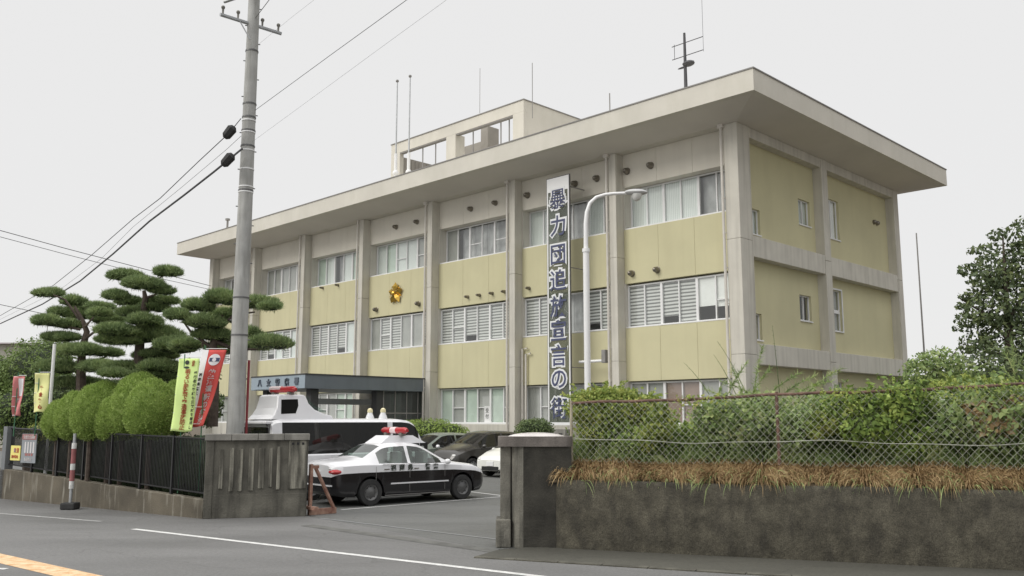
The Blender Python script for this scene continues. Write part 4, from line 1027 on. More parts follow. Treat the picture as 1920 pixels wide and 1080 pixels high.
# ---- parked cars near the building (nose toward the camera)
def hatch(name, label, cat, loc, ang, paint_, H=1.5, Lc=4.3, W=.85, nose=.78, glass='darkglass', grp=None):
    o = empty(name, label, cat, loc, ang, grp); s = Lc/4.3; h = H/1.5
    K = [(-2.15, .36, .7, .9, 1.1, .60, .62, .5), (-2.10, .30, .76, .98*h, 1.2*h, .78, .78, .60), (-1.75, .24, .78, .98*h, 1.42*h, .84, .83, .60), (-.9, .2, .78, .97*h, 1.49*h, W, W, .62), (0, .2, .77, .95*h, 1.5*h, W, W, .62),
         (.35, .2, .76, .93*h, 1.44*h, W, W, .60), (1.15, .2, .74, .90*h, 1.03*h, W, W, .70), (1.6, .2, .68, .82*h, .93*h, .84, .83, .68), (1.98, .22, .60, .70*h, nose*h, .78, .78, .62), (2.11, .28, .5, .60*h, .68*h, .68, .70, .55), (2.15, .34, .46, .52, .56, .58, .60, .5)]
    K = [(k[0]*s, *k[1:]) for k in K]
    car_shell(K, (-1.3*s, 1.3*s), .37, o, paint_, paint_, glass, [('windscreen', .40*s, 1.12*s, 9, 11), ('side_window', -.35*s, .92*s, 6, 8), ('side_window', -1.7*s, -.45*s, 6, 8), ('rear_window', -2.08*s, -1.78*s, 9, 11)])
    for x in (-1.3*s, 1.3*s):
        for y in (-W+.08, W-.08): wheel(o, x, y, .31, .2, 'steel')
    MB().box(-1.8*s, 1.7*s, -.65, .65, .22, .6).build('underbody', 'black', o)
    for y in (-1, 1):
        MB().ico((1.93*s, y*.58, .66*h), (.17, .15, .07), None, 14, 8).build('headlight', 'clearlens', o, smooth=True)
        MB().ico((.80*s, y*(W+.10), .97*h), (.07, .11, .075), None, 12, 7).build('door_mirror', paint_ if paint_ != 'p_silver' else 'p_white', o, smooth=True)
    MB().box(2.125*s, 2.15*s+.01, -.17, .17, .42, .58).build('number_plate', 'white', o)
    g = MB(); g.box(2.10*s, 2.14*s+.003, -.42, .42, .26, .40); g.box(2.04*s, 2.10*s+.01, -.32, .32, .60, .645); g.build('grille', 'black', o)
    return o
hd_ = R(225)
nose = P(903, 870, 34.1); nose.z = 0
fwd = Vector((-.707, -.707, 0)); lat = Vector((-.707, .707, 0))
c_white = nose+Vector((.25, -.25, 0))*.8-fwd*1.95
hatch('parked_car', 'small white hatchback half hidden behind the right gate post', 'car', c_white, R(228), 'p_white2', 1.5, 3.8, .80, .76, grp='cars parked by the building')
c_dark = c_white+lat*2.7-fwd*.35
hatch('parked_car', 'dark brown-black estate car between the patrol car and the white hatchback', 'car', c_dark, R(226), 'p_dark', 1.66, 4.5, .87, .84, grp='cars parked by the building')
c_grey = c_dark+lat*2.7-fwd*-.1
hatch('parked_car', 'grey-green car behind the van front, mostly hidden', 'car', c_grey, R(225), 'p_silver', 1.56, 4.3, .85, .8, grp='cars parked by the building')
# ---- red A-frame stand
ao = G(604, 966); av = G(578, 966); aw = G(629, 962); 
af = empty('steel_stand', 'rusty red steel A-frame stand beside the patrol car tail', 'stand', av, math.atan2(aw.y-av.y, aw.x-av.x)); al = (aw-av).length
MB().box(0, .07, -.035, .035, 0, 1.12).build('upright', 'rust2', af)
MB().tube([(.14, 0, 1.05), (al-.02, 0, .06)], .045, 6).build('diagonal_brace', 'rust2', af)
MB().box(0, al, -.04, .04, .001, .13).build('base_bar', 'rust2', af); MB().box(.071, .22, -.03, .03, 1.02, 1.09).build('top_bar', 'rust2', af)
MB().box(-.05, .05, -.35, .35, .13, .2).build('cross_foot', 'rust2', af)
# ================================================================ FLAGS
def flag(label, px0, px1, py0, py1, Y, mcloth, pole_px, poleb, shear=0., waves=.05, pole_top=None, seed=0, narrow=0., polem='greenpole', grp='nobori banners along the railing'):
    a = P(px0, py0, Y); b = P(px1, py0, Y); c = P(px0, py1, Y)
    base = P(pole_px, poleb, Y); base.z = 0 if poleb is None else base.z
    o = empty('nobori_flag', label, 'flag', (base.x, Y, max(.4, base.z)), 0, grp); O = Vector(o.location)
    tp = P(pole_px, pole_top or (py0-8), Y)
    MB().tube([(0, .03, 0), (0, .03, tp.z-O.z)], .014, 8).build('pole', polem, o, smooth=True)
    MB().tube([(0, .03, a.z-O.z+.03), (b.x-O.x+.02, .03, b.z-O.z+.03)], .008, 6).build('cross_rod', 'white', o)
    NU, NV = 10, 26; w = b.x-a.x; hh = a.z-c.z; mb = MB()
    def pt(u, v):
        return Vector((a.x-O.x+w*u*(1-narrow*v)+shear*hh*v**1.25, waves*math.sin(u*5+v*3.3+seed)*(.3+v)*.8+.02*math.sin(v*9+seed), a.z-O.z-hh*v+.015*math.sin(u*6+seed)*v))
    vs = [pt(i/NU, j/NV) for j in range(NV+1) for i in range(NU+1)]
    mb.add(vs, [(j*(NU+1)+i, (j+1)*(NU+1)+i, (j+1)*(NU+1)+i+1, j*(NU+1)+i+1) for j in range(NV) for i in range(NU)])
    cl = mb.build('cloth', mcloth, o, smooth=True); md = cl.modifiers.new('s', 'SOLIDIFY'); md.thickness = .004
    tie = MB()
    for v in (.0, .25, .5, .75, .97):
        p = pt(0, v); tie.tube([p+Vector((0, 0, 0)), Vector((0, .03, p.z))], .008, 5)
    tie.build('ties', 'whitecloth', o)
    def glyphs(s, u, v0, v1, size, m, sx=1., off=.006, eps=-.012, nm='lettering'):
        g = MB(); n = len(s)
        for k, ch in enumerate(s):
            v = v0+(v1-v0)*(k+.5)/n; q, fs_ = text_mb(ch, size, off, .001)
            vv = []
            for r_ in q:
                uu = u+r_.x*sx/w; v_ = v-r_.y/hh; pp = pt(uu, v_); vv.append((pp.x, pp.y+eps, pp.z))
            g.add(vv, fs_)
        g.build(nm, m, o)
    def patch(u0, u1, v0, v1, m, eps=-.008, nm='band'):
        g = MB(); K = 14
        for j in range(K):
            va, vb = v0+(v1-v0)*j/K, v0+(v1-v0)*(j+1)/K
            for i in range(3):
                ua, ub = u0+(u1-u0)*i/3, u0+(u1-u0)*(i+1)/3
                g.quad(*[pt(uu, vv)+Vector((0, eps, 0)) for uu, vv in ((ua, va), (ua, vb), (ub, vb), (ub, va))])
        g.build(nm, m, o)
    def disc(u, v, r, m, eps, nm='emblem', half=None):
        g = MB(); ring = []
        for k in range(24):
            an = 2*pi*k/24; pp = pt(u+math.cos(an)*r/w, v+math.sin(an)*r*(half or 1)/hh); ring.append((pp.x, pp.y+eps, pp.z))
        g.add(ring, [tuple(range(24))[::-1]]); g.build(nm, m, o)
    return glyphs, patch, disc
g, pa, di = flag('lime green banner flag with red and black writing beside the pole', 335, 374, 672, 809, 20.6, 'lime', 332, 925, shear=-.055, waves=.02, seed=1)
g('明るい服装で交通事故防止', .50, .15, .97, .125, 'redchar', .95, .003)
g('歩行者の皆様も反射材を着用し', .88, .17, .97, .085, 'inkchar', .9, .002)
di(.42, .055, .05, 'inkchar', -.012, 'picture_mark'); di(.42, .125, .06, 'inkchar', -.012, 'picture_mark', .45); g('福岡', .72, .03, .11, .08, 'redchar', .8, .002)
g, pa, di = flag('red banner flag with white edge strip and round emblem, bent by the wind', 379, 424, 656, 800, 21.0, 'redcloth', 371, 920, shear=-.15, waves=.07, seed=2.4, narrow=.28)
pa(.0, .28, 0, 1, 'whitecloth', -.006, 'white_strip')
g('飲酒運転の撲滅', .62, .26, .97, .175, 'whitecloth', .95, .006); g('福岡県警察', .14, .30, .60, .085, 'inkchar', .9, .003)
di(.60, .13, .135, 'whitecloth', -.010); pa(.40, .82, .105, .155, 'bluechar', -.014, 'emblem_band'); di(.60, .13, .045, 'whitecloth', -.018)
g, pa, di = flag('faded pink and white banner flag curling at the far left', 27, 47, 706, 780, 24.0, 'pinkcloth', 24, 818, shear=-.02, waves=.10, seed=4)
pa(.45, .9, .05, .5, 'whitecloth', -.006, 'pale_patch'); g('防犯', .5, .5, .95, .13, 'whitecloth', .9, .005)
g, pa, di = flag('pale yellow banner flag half hidden by pine needles', 66, 94, 700, 773, 23.6, 'paleyellow', 64, 818, shear=.01, waves=.05, seed=5.5)
g('安全安心', .5, .3, .95, .12, 'redchar', .9, .006)
wp = P(91, 800, 24.5); o = MB().tube([(wp.x, 24.5, .4), (wp.x, 24.5, P(91, 645, 24.5).z)], .045, 8).build('white_post', 'white'); tag(o, 'plain white post standing behind the far left flags', 'post')
# ================================================================ RIGHT FENCE
OFF = .42
def frail(px, py):             # point on fence plane
    n_ = Vector((-dirr.y, dirr.x, 0)); o_ = RW0+n_*OFF; r = ray(px, py); k = (o_-CAM).dot(n_)/r.dot(n_); q = CAM+r*k
    return (q-o_).dot(dirr), q.z, q
s0, z0f, _ = frail(1071, 757); s1, z1f, _ = frail(1456, 741); s2, z2f, _ = frail(1900, 729)
s3 = s2+.3; seg_ = (s1-s0)
fence = empty('chain_link_fence', 'rusty topped chain link fence along the retaining wall', 'fence', rw(0, OFF, 0), math.atan2(dirr.y, dirr.x))
zt_ = lambda s: z0f+(z1f-z0f)*(s-s0)/(s1-s0)
Sx = s0+seg_*3
for k in (0, 1, 3):
    s = s0+seg_*k
    MB().tube([(s, 0, 1.2), (s, 0, zt_(s)+.05)], .027, 8).build('post', 'rust' if k else mat('pale_rusty_post', (.34, .30, .22), .7, .3, 4), fence, smooth=True)
rp = []
for i in range(60):
    s = s0+(Sx-s0)*i/59; rp.append((s, 0, zt_(s)+.012*math.sin(s*1.9)+.006*math.sin(s*7)))
MB().tube(rp, .024, 8).build('top_rail', 'rust', fence, smooth=True)
wm = MB(); zlo = 1.40
pitch = .112
def wv(a, b): wm.tube([a, b], .0038, 4, False)
i = 0; s = s0-1.4
while s < Sx:
    for sg in (1, -1):
        # line z = zlo + (x-s)*sg*1.05
        hh_ = zt_(min(max(s, s0), Sx))-zlo; dx_ = hh_/1.08
        a = [s, zlo]; b = [s+dx_*sg, zlo+hh_]
        if sg == -1: a = [s+1.0, zlo]; b = [s+1.0-dx_, zlo+hh_]
        # clip to [s0,Sx]
        (xa, za), (xb, zb_) = a, b
        if xa > xb: xa, za, xb, zb_ = xb, zb_, xa, za
        if xb < s0 or xa > Sx: continue
        if xa < s0: t = (s0-xa)/(xb-xa); za += (zb_-za)*t; xa = s0
        if xb > Sx: t = (Sx-xa)/(xb-xa); zb_ = za+(zb_-za)*t; xb = Sx
        sag = lambda x, z: z+.012*math.sin(x*2.3)
        xm, zm = (xa+xb)/2, (za+zb_)/2
        wm.tube([(xa, -.03+sg*.004, sag(xa, za)), (xm, -.045+sg*.004+.02*math.sin(xm*1.7), sag(xm, zm)), (xb, -.03+sg*.004, sag(xb, zb_))], .0024, 4, False)
    s += pitch
wm.build('wire_mesh', 'wire', fence)
tw = []
for i in range(60):
    s = s0+(Sx-s0)*i/59; tw.append((s, -.05, 1.76+.06*(s-s0)/(s1-s0)*0+.025*math.sin(s*1.7)+.01*math.sin(s*4.3)))
MB().tube(tw, .006, 5).build('tension_wire', 'wire', fence)
# dry grass overhanging the wall
def blades(name, label, n, srange, off, z0, L0, m, outd, kind='stuff', cat='grass', w=.006, up=.5, upr=.35):
    nrm = np.array([-dirr.y, dirr.x, 0]); dr = np.array([dirr.x, dirr.y, 0]); r0 = np.array([RW0.x, RW0.y, 0])
    s = rng.uniform(*srange, n); o_ = rng.uniform(*off, n); ln = L0*rng.uniform(.5, 1.2, n)*(1+.22*np.sin(s*2.3)+.16*np.sin(s*5.1+1)+.12*np.sin(s*13+o_*9)+.10*np.sin(s*29))
    base = r0+dr*s[:, None]+nrm*o_[:, None]; base[:, 2] = z0(o_)+rng.uniform(-.02, .03, n)
    sd = rng.normal(0, .22, n)+.45*np.sin(s*6.3+np.sin(s*2.1)*2)+.25*np.sin(s*17)
    d0 = -nrm*outd*rng.uniform(.4, 1.3, n)[:, None]+dr*sd[:, None]; d0[:, 2] = up+rng.normal(0, upr, n); d0 = unit(d0)
    pts = [base]; p = base.copy(); d = d0.copy(); K = 4
    for k in range(K):
        p = p+d*(ln/K)[:, None]; pts.append(p.copy()); d = d+np.array([0, 0, -.55])*rng.uniform(.6, 1.4, n)[:, None]; d = unit(d)
    side = unit(np.cross(d0, rng.normal(size=(n, 3))))
    Q = []
    ws = [w, w, w*.8, w*.55, w*.1]
    V = np.concatenate([np.stack([q-side*ws[i], q+side*ws[i]], 1) for i, q in enumerate(pts)], 1)  # n,10,3
    me = bpy.data.meshes.new(name); nv = V.shape[1]; me.vertices.add(n*nv); me.vertices.foreach_set('co', V.astype(np.float32).ravel())
    fi = np.array([[2*k, 2*k+1, 2*k+3, 2*k+2] for k in range(K)]); F_ = (fi[None]+(np.arange(n)*nv)[:, None, None]).reshape(-1, 4).astype(np.int32)
    me.loops.add(F_.size); me.loops.foreach_set('vertex_index', F_.ravel()); me.polygons.add(len(F_)); me.polygons.foreach_set('loop_start', np.arange(0, F_.size, 4, dtype=np.int32)); me.update(calc_edges=True)
    me.materials.append(M[m]); o = bpy.data.objects.new(name, me); col.objects.link(o)
    return tag(o, label, cat, kind=kind)
zg = lambda o_: np.interp(o_, [0, .1, .3, .7, 1.2, 2.], [1.08, 1.12, 1.24, 1.38, 1.42, 1.45])
blades('dry_grass', 'brown dry grass hanging over the top of the retaining wall', 36000, (.35, 12.5), (.14, .70), zg, .24, 'dry', .85, w=.0062)
blades('green_grass', 'sparse green grass blades among the dry grass on the wall', 700, (.6, 12), (.05, .4), zg, .34, 'weed', 1.0, w=.006)
blades('tall_grass', 'mixed green and straw grass behind the chain link fence', 6500, (.5, 12.5), (.55, 1.6), zg, .5, 'weed', .25, w=.007, up=1.4)
# undergrowth behind the fence: individual bushes
def leafbush(name, label, cat, lobes, m, n, size, stem=None, grp=None, corem='shade', ck=.72, kind=None, lift=0.3, wisps=0):
    """lobes: list of (center Vector, (rx,ry,rz))"""
    C_ = []; Nn = []
    vol = np.array([r[0]*r[2]+r[1]*r[0] for _, r in lobes]); cnt = (n*vol/vol.sum()).astype(int)
    for (c, r), k in zip(lobes, cnt):
        d = sph(k); rr = rng.uniform(.45, 1.06, k)**.5*(1+.2*lump(d, 3.6, c[0]*3+c[2]))
        C_.append(np.array(c)+d*np.array(r)*rr[:, None]); nn = unit(d*.8+rng.normal(size=(k, 3))*.7+np.array([0, 0, lift])); Nn.append(nn)
    if wisps:
        for (c, r) in lobes:
            for _ in range(wisps):
                d = sph(1)[0]; d[2] = abs(d[2])*.8+.25; d[1] -= .2; d /= np.linalg.norm(d); L1 = rng.uniform(.9, 1.75)
                a = np.array(c)+d*np.array(r)*.5; b = np.array(c)+d*np.array(r)*L1+np.array([0, 0, rng.uniform(.02, .10)])
                n1 = rng.integers(7, 15); t = rng.uniform(0, 1, n1)[:, None]; p = a*(1-t)+b*t+rng.normal(0, .012, (n1, 3)); p[:, 2] -= (t[:, 0]**2)*rng.uniform(0, .10)
                C_.append(p); Nn.append(unit(rng.normal(size=(n1, 3))+np.array([0, -.6, .5])))
    C_ = np.concatenate(C_); Nn = np.concatenate(Nn)
    root = empty(name, label, cat, tuple(lobes[0][0][:2])+(0,), 0, grp) if stem else None
    O = np.array(root.location) if root else 0
    q = leafquads(C_-O, Nn, size)
    o = npmesh('crown' if root else name, q, 4, m, root)
    if corem:
        mb = MB()
        for i, (c, r) in enumerate(lobes): core(mb, np.array(c)-O, (r[0]*ck, r[1]*ck, r[2]*ck), i)
        join_into(o, mb, corem)
    if stem:
        mb = MB()
        for pts, rad in stem: mb.tube([Vector(p)-Vector(O) for p in pts], rad, 7)
        mb.build('trunk', 'bark', root, smooth=True)
        return root
    return tag(o, label, cat, grp, kind)
def fp(px, py, off):          # pixel -> point on plane 'off' behind retaining wall
    n_ = Vector((-dirr.y, dirr.x, 0)); o_ = RW0+n_*off; r = ray(px, py); k = (o_-CAM).dot(n_)/r.dot(n_); return np.array(CAM+r*k)
def lob(px, py, off, rpx, rpy, dep=None):
    c = fp(px, py, off); s = f/c[1]; return (c, (rpx/s, dep or (rpx/s*.8), rpy/s))
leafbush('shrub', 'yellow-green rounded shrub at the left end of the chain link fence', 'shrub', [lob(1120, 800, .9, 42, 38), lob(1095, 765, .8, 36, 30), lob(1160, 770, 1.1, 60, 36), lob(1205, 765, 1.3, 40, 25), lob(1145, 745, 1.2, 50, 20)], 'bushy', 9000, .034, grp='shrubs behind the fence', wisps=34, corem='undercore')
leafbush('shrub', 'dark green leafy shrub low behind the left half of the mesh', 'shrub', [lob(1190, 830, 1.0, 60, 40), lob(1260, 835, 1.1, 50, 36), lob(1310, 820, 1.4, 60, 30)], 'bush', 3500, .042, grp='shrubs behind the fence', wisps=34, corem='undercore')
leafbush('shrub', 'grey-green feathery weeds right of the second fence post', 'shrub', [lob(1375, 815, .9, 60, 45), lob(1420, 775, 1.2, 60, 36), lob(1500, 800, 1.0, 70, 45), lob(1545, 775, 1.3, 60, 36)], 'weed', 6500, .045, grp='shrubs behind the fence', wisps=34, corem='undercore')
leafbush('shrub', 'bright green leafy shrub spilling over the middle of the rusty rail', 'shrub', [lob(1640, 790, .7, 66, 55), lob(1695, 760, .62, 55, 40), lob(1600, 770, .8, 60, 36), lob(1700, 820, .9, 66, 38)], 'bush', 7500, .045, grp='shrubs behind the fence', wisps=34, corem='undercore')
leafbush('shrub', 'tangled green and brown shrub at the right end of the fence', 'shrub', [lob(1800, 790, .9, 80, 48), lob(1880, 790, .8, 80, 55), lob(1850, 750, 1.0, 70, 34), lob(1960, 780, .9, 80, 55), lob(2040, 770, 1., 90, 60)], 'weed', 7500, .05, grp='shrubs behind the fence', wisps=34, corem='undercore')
leafbush('shrub', 'small yellow and orange shrub above the rail at the right', 'shrub', [lob(1800, 728, 1.3, 52, 18), lob(1855, 725, 1.2, 40, 16)], 'bushy', 2200, .03, grp='shrubs behind the fence', wisps=34, corem=None)
# dense mass lower behind
lb_ = []
for px in range(1090, 2100, 55): lb_.append(lob(px, 845+8*math.sin(px*.1), 1.25, 48, 30))
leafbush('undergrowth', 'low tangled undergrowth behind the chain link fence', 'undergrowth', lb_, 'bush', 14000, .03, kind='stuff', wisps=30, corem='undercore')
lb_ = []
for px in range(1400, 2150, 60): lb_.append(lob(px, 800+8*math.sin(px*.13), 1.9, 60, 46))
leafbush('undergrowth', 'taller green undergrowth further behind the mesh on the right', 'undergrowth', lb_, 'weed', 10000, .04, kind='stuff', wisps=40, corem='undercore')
leafbush('shrub', 'small clump of bright yellow leaves low behind the mesh just right of the second post', 'shrub', [lob(1555, 795, .62, 26, 20), lob(1530, 810, .6, 18, 14)], 'bushy', 900, .045, grp='shrubs behind the fence', wisps=34, corem=None)
leafbush('shrub', 'thin green leafy sprig behind the mesh, midway between the first two posts', 'shrub', [lob(1240, 800, .62, 26, 30), lob(1215, 825, .6, 20, 20)], 'bushy', 700, .045, grp='shrubs behind the fence', wisps=34, corem=None)
leafbush('dead_branches', 'curled brown dead leaves caught behind the mesh near the right end', 'shrub', [lob(1870, 790, .58, 40, 34), lob(1840, 765, .56, 30, 14), lob(1905, 770, .6, 26, 30)], 'dry', 520, .075, corem=None)
leafbush('shrub', 'grey-green wispy bush just left of the second fence post', 'shrub', [lob(1350, 790, .7, 50, 36), lob(1400, 800, .7, 44, 36)], 'weed', 2200, .05, grp='shrubs behind the fence', wisps=34, corem=None)
# climbing vine on rail: leaves
def vine(n):
    s = rng.uniform(1.0, Sx-s0, n)+s0; s = s[np.sin(s*2.7)+np.sin(s*1.1+1) > -.3]
    nrm = np.array([-dirr.y, dirr.x, 0]); dr = np.array([dirr.x, dirr.y, 0]); b = np.array([RW0.x, RW0.y, 0])
    z = z0f+(z1f-z0f)*(s-s0)/(s1-s0); drop = -np.abs(rng.normal(0, .16, len(s)))+.06
    c = b+dr*s[:, None]+nrm*(OFF-.05+rng.normal(0, .04, len(s)))[:, None]; c[:, 2] = z+drop
    return tag(npmesh('climbing_vine', leafquads(c, unit(rng.normal(size=(len(s), 3))+np.array([0, -1.2, .4])), .03), 4, 'bushy'), 'thin climbing vine tangled along the rusty top rail', 'vine')
vine(1500)
# tall feathery weed stems
def stems(label, specs, m='weed', leafn=90, leafl=.12, w=.006):
    mb = MB(); C_ = []; D_ = []
    for (pa_, pb_, off) in specs:
        a = fp(*pa_, off); b = fp(*pb_, off); k = (b-a)*.5+np.array([0, 0, .12*np.linalg.norm(b-a)])
        pts = [Vector(a+ (k*2*t*(1-t)) + (b-a)*t**1.0 - k*0) if False else Vector(a*(1-t)**2+(a+k)*2*t*(1-t)+b*t*t) for t in np.linspace(0, 1, 9)]
        mb.tube(pts, [.008*(1-.75*i/8) for i in range(9)], 5)
        L_ = np.linalg.norm(b-a); n_ = int(leafn*L_)
        t = rng.uniform(.15, 1, n_)[:, None]; p = a*(1-t)**2+(a+k)*2*t*(1-t)+b*t*t
        d = unit(unit(b-a)*.8+rng.normal(size=(n_, 3))*.8); C_.append(p); D_.append(d)
    o = mb.build('weed_stems', m); C_ = np.concatenate(C_); D_ = np.concatenate(D_)
    q = needles(C_, D_, leafl, w)
    l = npmesh('leaves', q, 3, m, o); return tag(o, label, 'weed')
stems('feathery green weed fronds rising above the rail near the corner pillar', [((1400, 760), (1372, 690), 1.2), ((1400, 760), (1445, 690), 1.2), ((1420, 760), (1500, 700), 1.3), ((1440, 760), (1350, 715), 1.2), ((1470, 750), (1560, 715), 1.2), ((1500, 750), (1580, 690), 1.3), ((1380, 760), (1320, 730), 1.1), ((1410, 755), (1430, 650), 1.25), ((1360, 750), (1400, 680), 1.2), ((1455, 750), (1530, 705), 1.25)], leafn=150)
stems('two bare dark weed stalks standing left of the second fence post', [((1400, 740), (1345, 640), 1.5), ((1380, 740), (1338, 665), 1.5), ((1462, 740), (1448, 610), 1.5), ((1330, 740), (1282, 680), 1.5)], m='darkhedge', leafn=16, leafl=.05, w=.003)
stems('single tall pale green weed at the right end above the rail', [((1905, 760), (1898, 640), .7), ((1903, 700), (1880, 655), .7), ((1903, 700), (1925, 660), .7), ((1905, 720), (1880, 690), .7)], leafn=120, leafl=.10)
# ================================================================ TREES
def pad_tree(name, label, pads, Y, trunk, branches, m='pine', dens=.85, needle=.135, dj=1.2, grp='cloud-pruned pines'):
    tb = P(trunk[0][0], trunk[0][1], Y); root = empty(name, label, 'pine tree', (tb.x, Y, 0), 0, grp); O = np.array(root.location)
    mb = MB(); tp = [P(a, b, Y+c)-Vector(O) for a, b, c, r in trunk]
    mb.tube(tp, [r for a, b, c, r in trunk], 9)
    for br in branches: mb.tube([P(a, b, Y+c)-Vector(O) for a, b, c, r in br], [r for a, b, c, r in br], 6)
    mb.build('trunk', 'bark', root, smooth=True)
    C_ = []; D_ = []; cm = MB(); rs = random.Random(hash(label) % 1000 if False else len(pads))
    for i, (px, py, rx, ry) in enumerate(pads):
        yy = Y+rs.uniform(-dj, dj)*.6; c = np.array(P(px, py, yy)); s = f/yy
        sub = [(0, 0, 1.)] if rx < 20 else [(-.42, .05, .68), (.38, -.1, .72), (0, .12, .75), (rs.uniform(-.7, .7), -.15, .5)]
        for (ox, oz, k) in sub:
            cc = c+np.array([ox*rx/s, rs.uniform(-.3, .3)*rx/s, oz*ry/s]); r = np.array([rx/s*k, rx/s*k*.9, ry/s*(k*.6+.38)])
            n_ = int(dens*5200*r[0]*r[0]*4+200); d = sph(n_); d[:, 2] = np.where(d[:, 2] < 0, d[:, 2]*.55, d[:, 2])
            rr = rng.uniform(.35, 1., n_)**.45*(1+.14*lump(d, 4, px*.1))
            C_.append(cc+d*r*rr[:, None]-O); D_.append(unit(d*.55+np.array([0, 0, .75])+rng.normal(size=(n_, 3))*.5))
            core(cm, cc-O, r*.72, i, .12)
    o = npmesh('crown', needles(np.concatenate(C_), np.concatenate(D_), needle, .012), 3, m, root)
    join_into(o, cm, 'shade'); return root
padA = [(95, 551, 25, 10), (137, 567, 23, 12), (108, 587, 17, 10), (86, 603, 26, 13), (143, 590, 28, 14), (128, 610, 24, 11), (186, 577, 25, 8), (186, 588, 22, 9), (206, 600, 32, 12), (115, 634, 34, 10), (150, 658, 42, 14), (205, 663, 23, 9), (102, 690, 38, 15), (185, 690, 40, 14), (150, 722, 50, 14)]
pad_tree('pine_tree', 'leftmost cloud-pruned pine with a pad reaching out to the upper left', padA, 27.5, [(152, 790, 0, .16), (152, 700, 0, .14), (154, 655, 0, .11), (163, 622, .1, .09), (155, 600, 0, .06), (140, 575, 0, .04)],
         [[(154, 650, 0, .06), (160, 635, 0, .05), (188, 614, .1, .03)], [(150, 618, 0, .04), (125, 612, 0, .03), (92, 608, 0, .02)], [(150, 600, 0, .04), (122, 562, -.1, .03), (100, 553, -.2, .02)], [(160, 612, 0, .04), (180, 590, 0, .02)], [(152, 690, 0, .05), (200, 668, 0, .03)]])
padB = [(235, 519, 31, 12), (316, 512, 24, 11), (270, 535, 36, 14), (303, 546, 22, 10), (216, 556, 24, 12), (242, 567, 26, 10), (307, 566, 29, 8), (290, 578, 26, 11), (245, 587, 27, 11), (222, 622, 38, 14), (222, 639, 42, 12), (270, 602, 30, 12), (300, 632, 44, 22), (332, 650, 40, 20), (292, 668, 38, 10), (240, 690, 46, 11), (306, 690, 38, 14), (215, 702, 30, 9), (285, 706, 44, 12)]
pad_tree('pine_tree', 'tallest cloud-pruned pine with a straight dark trunk left of the utility pole', padB, 25.5, [(258, 800, 0, .17), (258, 715, 0, .15), (262, 650, 0, .13), (266, 600, 0, .10), (273, 560, 0, .08), (270, 545, 0, .05)],
         [[(270, 560, 0, .05), (290, 553, 0, .03), (300, 548, 0, .02)], [(285, 535, 0, .03), (290, 525, 0, .025), (310, 516, 0, .02)], [(262, 630, 0, .05), (240, 612, 0, .04), (225, 610, 0, .02)], [(262, 665, 0, .06), (290, 650, 0, .04), (315, 640, 0, .02)], [(262, 690, 0, .05), (235, 690, 0, .03)], [(263, 620, 0, .04), (250, 600, 0, .025), (250, 592, 0, .02)]])
padC = [(370, 575, 28, 14), (333, 592, 24, 13), (384, 606, 36, 16), (415, 560, 32, 18), (425, 595, 30, 16), (400, 630, 36, 14), (478, 570, 44, 13), (505, 577, 20, 8), (468, 626, 20, 12), (508, 645, 38, 16), (480, 650, 24, 10), (420, 655, 34, 14), (350, 648, 26, 10)]
pad_tree('pine_tree', 'cloud-pruned pine spreading on both sides of the utility pole', padC, 24.0, [(398, 800, 0, .15), (402, 720, 0, .13), (395, 670, 0, .11), (404, 630, 0, .09), (415, 590, 0, .06)],
         [[(395, 650, 0, .05), (360, 625, 0, .035), (345, 605, 0, .02)], [(404, 625, 0, .06), (440, 590, 0, .04), (478, 585, 0, .02)], [(404, 640, 0, .06), (440, 655, 0, .04), (490, 655, 0, .025)], [(450, 590, 0, .03), (460, 610, 0, .02), (466, 622, 0, .015)], [(380, 650, 0, .03), (378, 610, 0, .02)]])
# clipped domes overhanging the railing
def dome(label, px, py, rx, ry, Y, m='hedge', n=None):
    c = np.array(P(px, py, Y)); s = f/Y; r = np.array([rx/s, rx/s*.95, ry/s]); n = n or int(15000*r[0]*r[2]+2000)
    root = empty('clipped_shrub', label, 'shrub', (c[0], c[1], 0), 0, 'clipped domed shrubs behind the railing'); O = np.array(root.location)
    d = sph(n); k = rng.uniform(.93, 1.02, n)*(1+.025*lump(d, 5, px))
    # egg: narrower on top
    rad = np.stack([r[0]*(1-.16*d[:, 2]), r[1]*(1-.16*d[:, 2]), np.full(n, r[2])], 1)
    pos = c-O+d*rad*k[:, None]; dirs = unit(d*.7+np.array([0, 0, .55])+rng.normal(size=(n, 3))*.45)
    o = npmesh('crown', needles(pos, dirs, .075, .013), 3, m, root)
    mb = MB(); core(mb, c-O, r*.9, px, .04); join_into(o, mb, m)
    MB().tube([(0, 0, 0), (0, 0, c[2]-r[2]*.6)], .06, 7).build('trunk', 'bark', root)
    return root
DM = [('leftmost of the clipped domes, small and set back', 110, 788, 27, 36, 23.6), ('second clipped dome from the left, low and narrow', 137, 780, 30, 44, 23.2), ('third clipped dome from the left, broad with rounded top', 172, 774, 35, 50, 22.6),
      ('fourth clipped dome from the left, narrow and low', 207, 786, 25, 40, 22.4), ('fifth clipped dome, narrow, in the middle of the row', 232, 776, 28, 48, 22.3), ('largest bright clipped dome nearest the lime flag', 284, 768, 46, 56, 21.9), ('clipped dome tucked behind the lime flag', 330, 765, 36, 50, 23.4), ('dark rounded clipped dome rising behind the largest one', 262, 742, 46, 42, 24.5), ('dark rounded clipped dome behind the third and fourth', 195, 748, 36, 32, 25.0)]
for l, px, py, rx, ry, Y in DM: dome(l, px, py, rx, ry, Y)
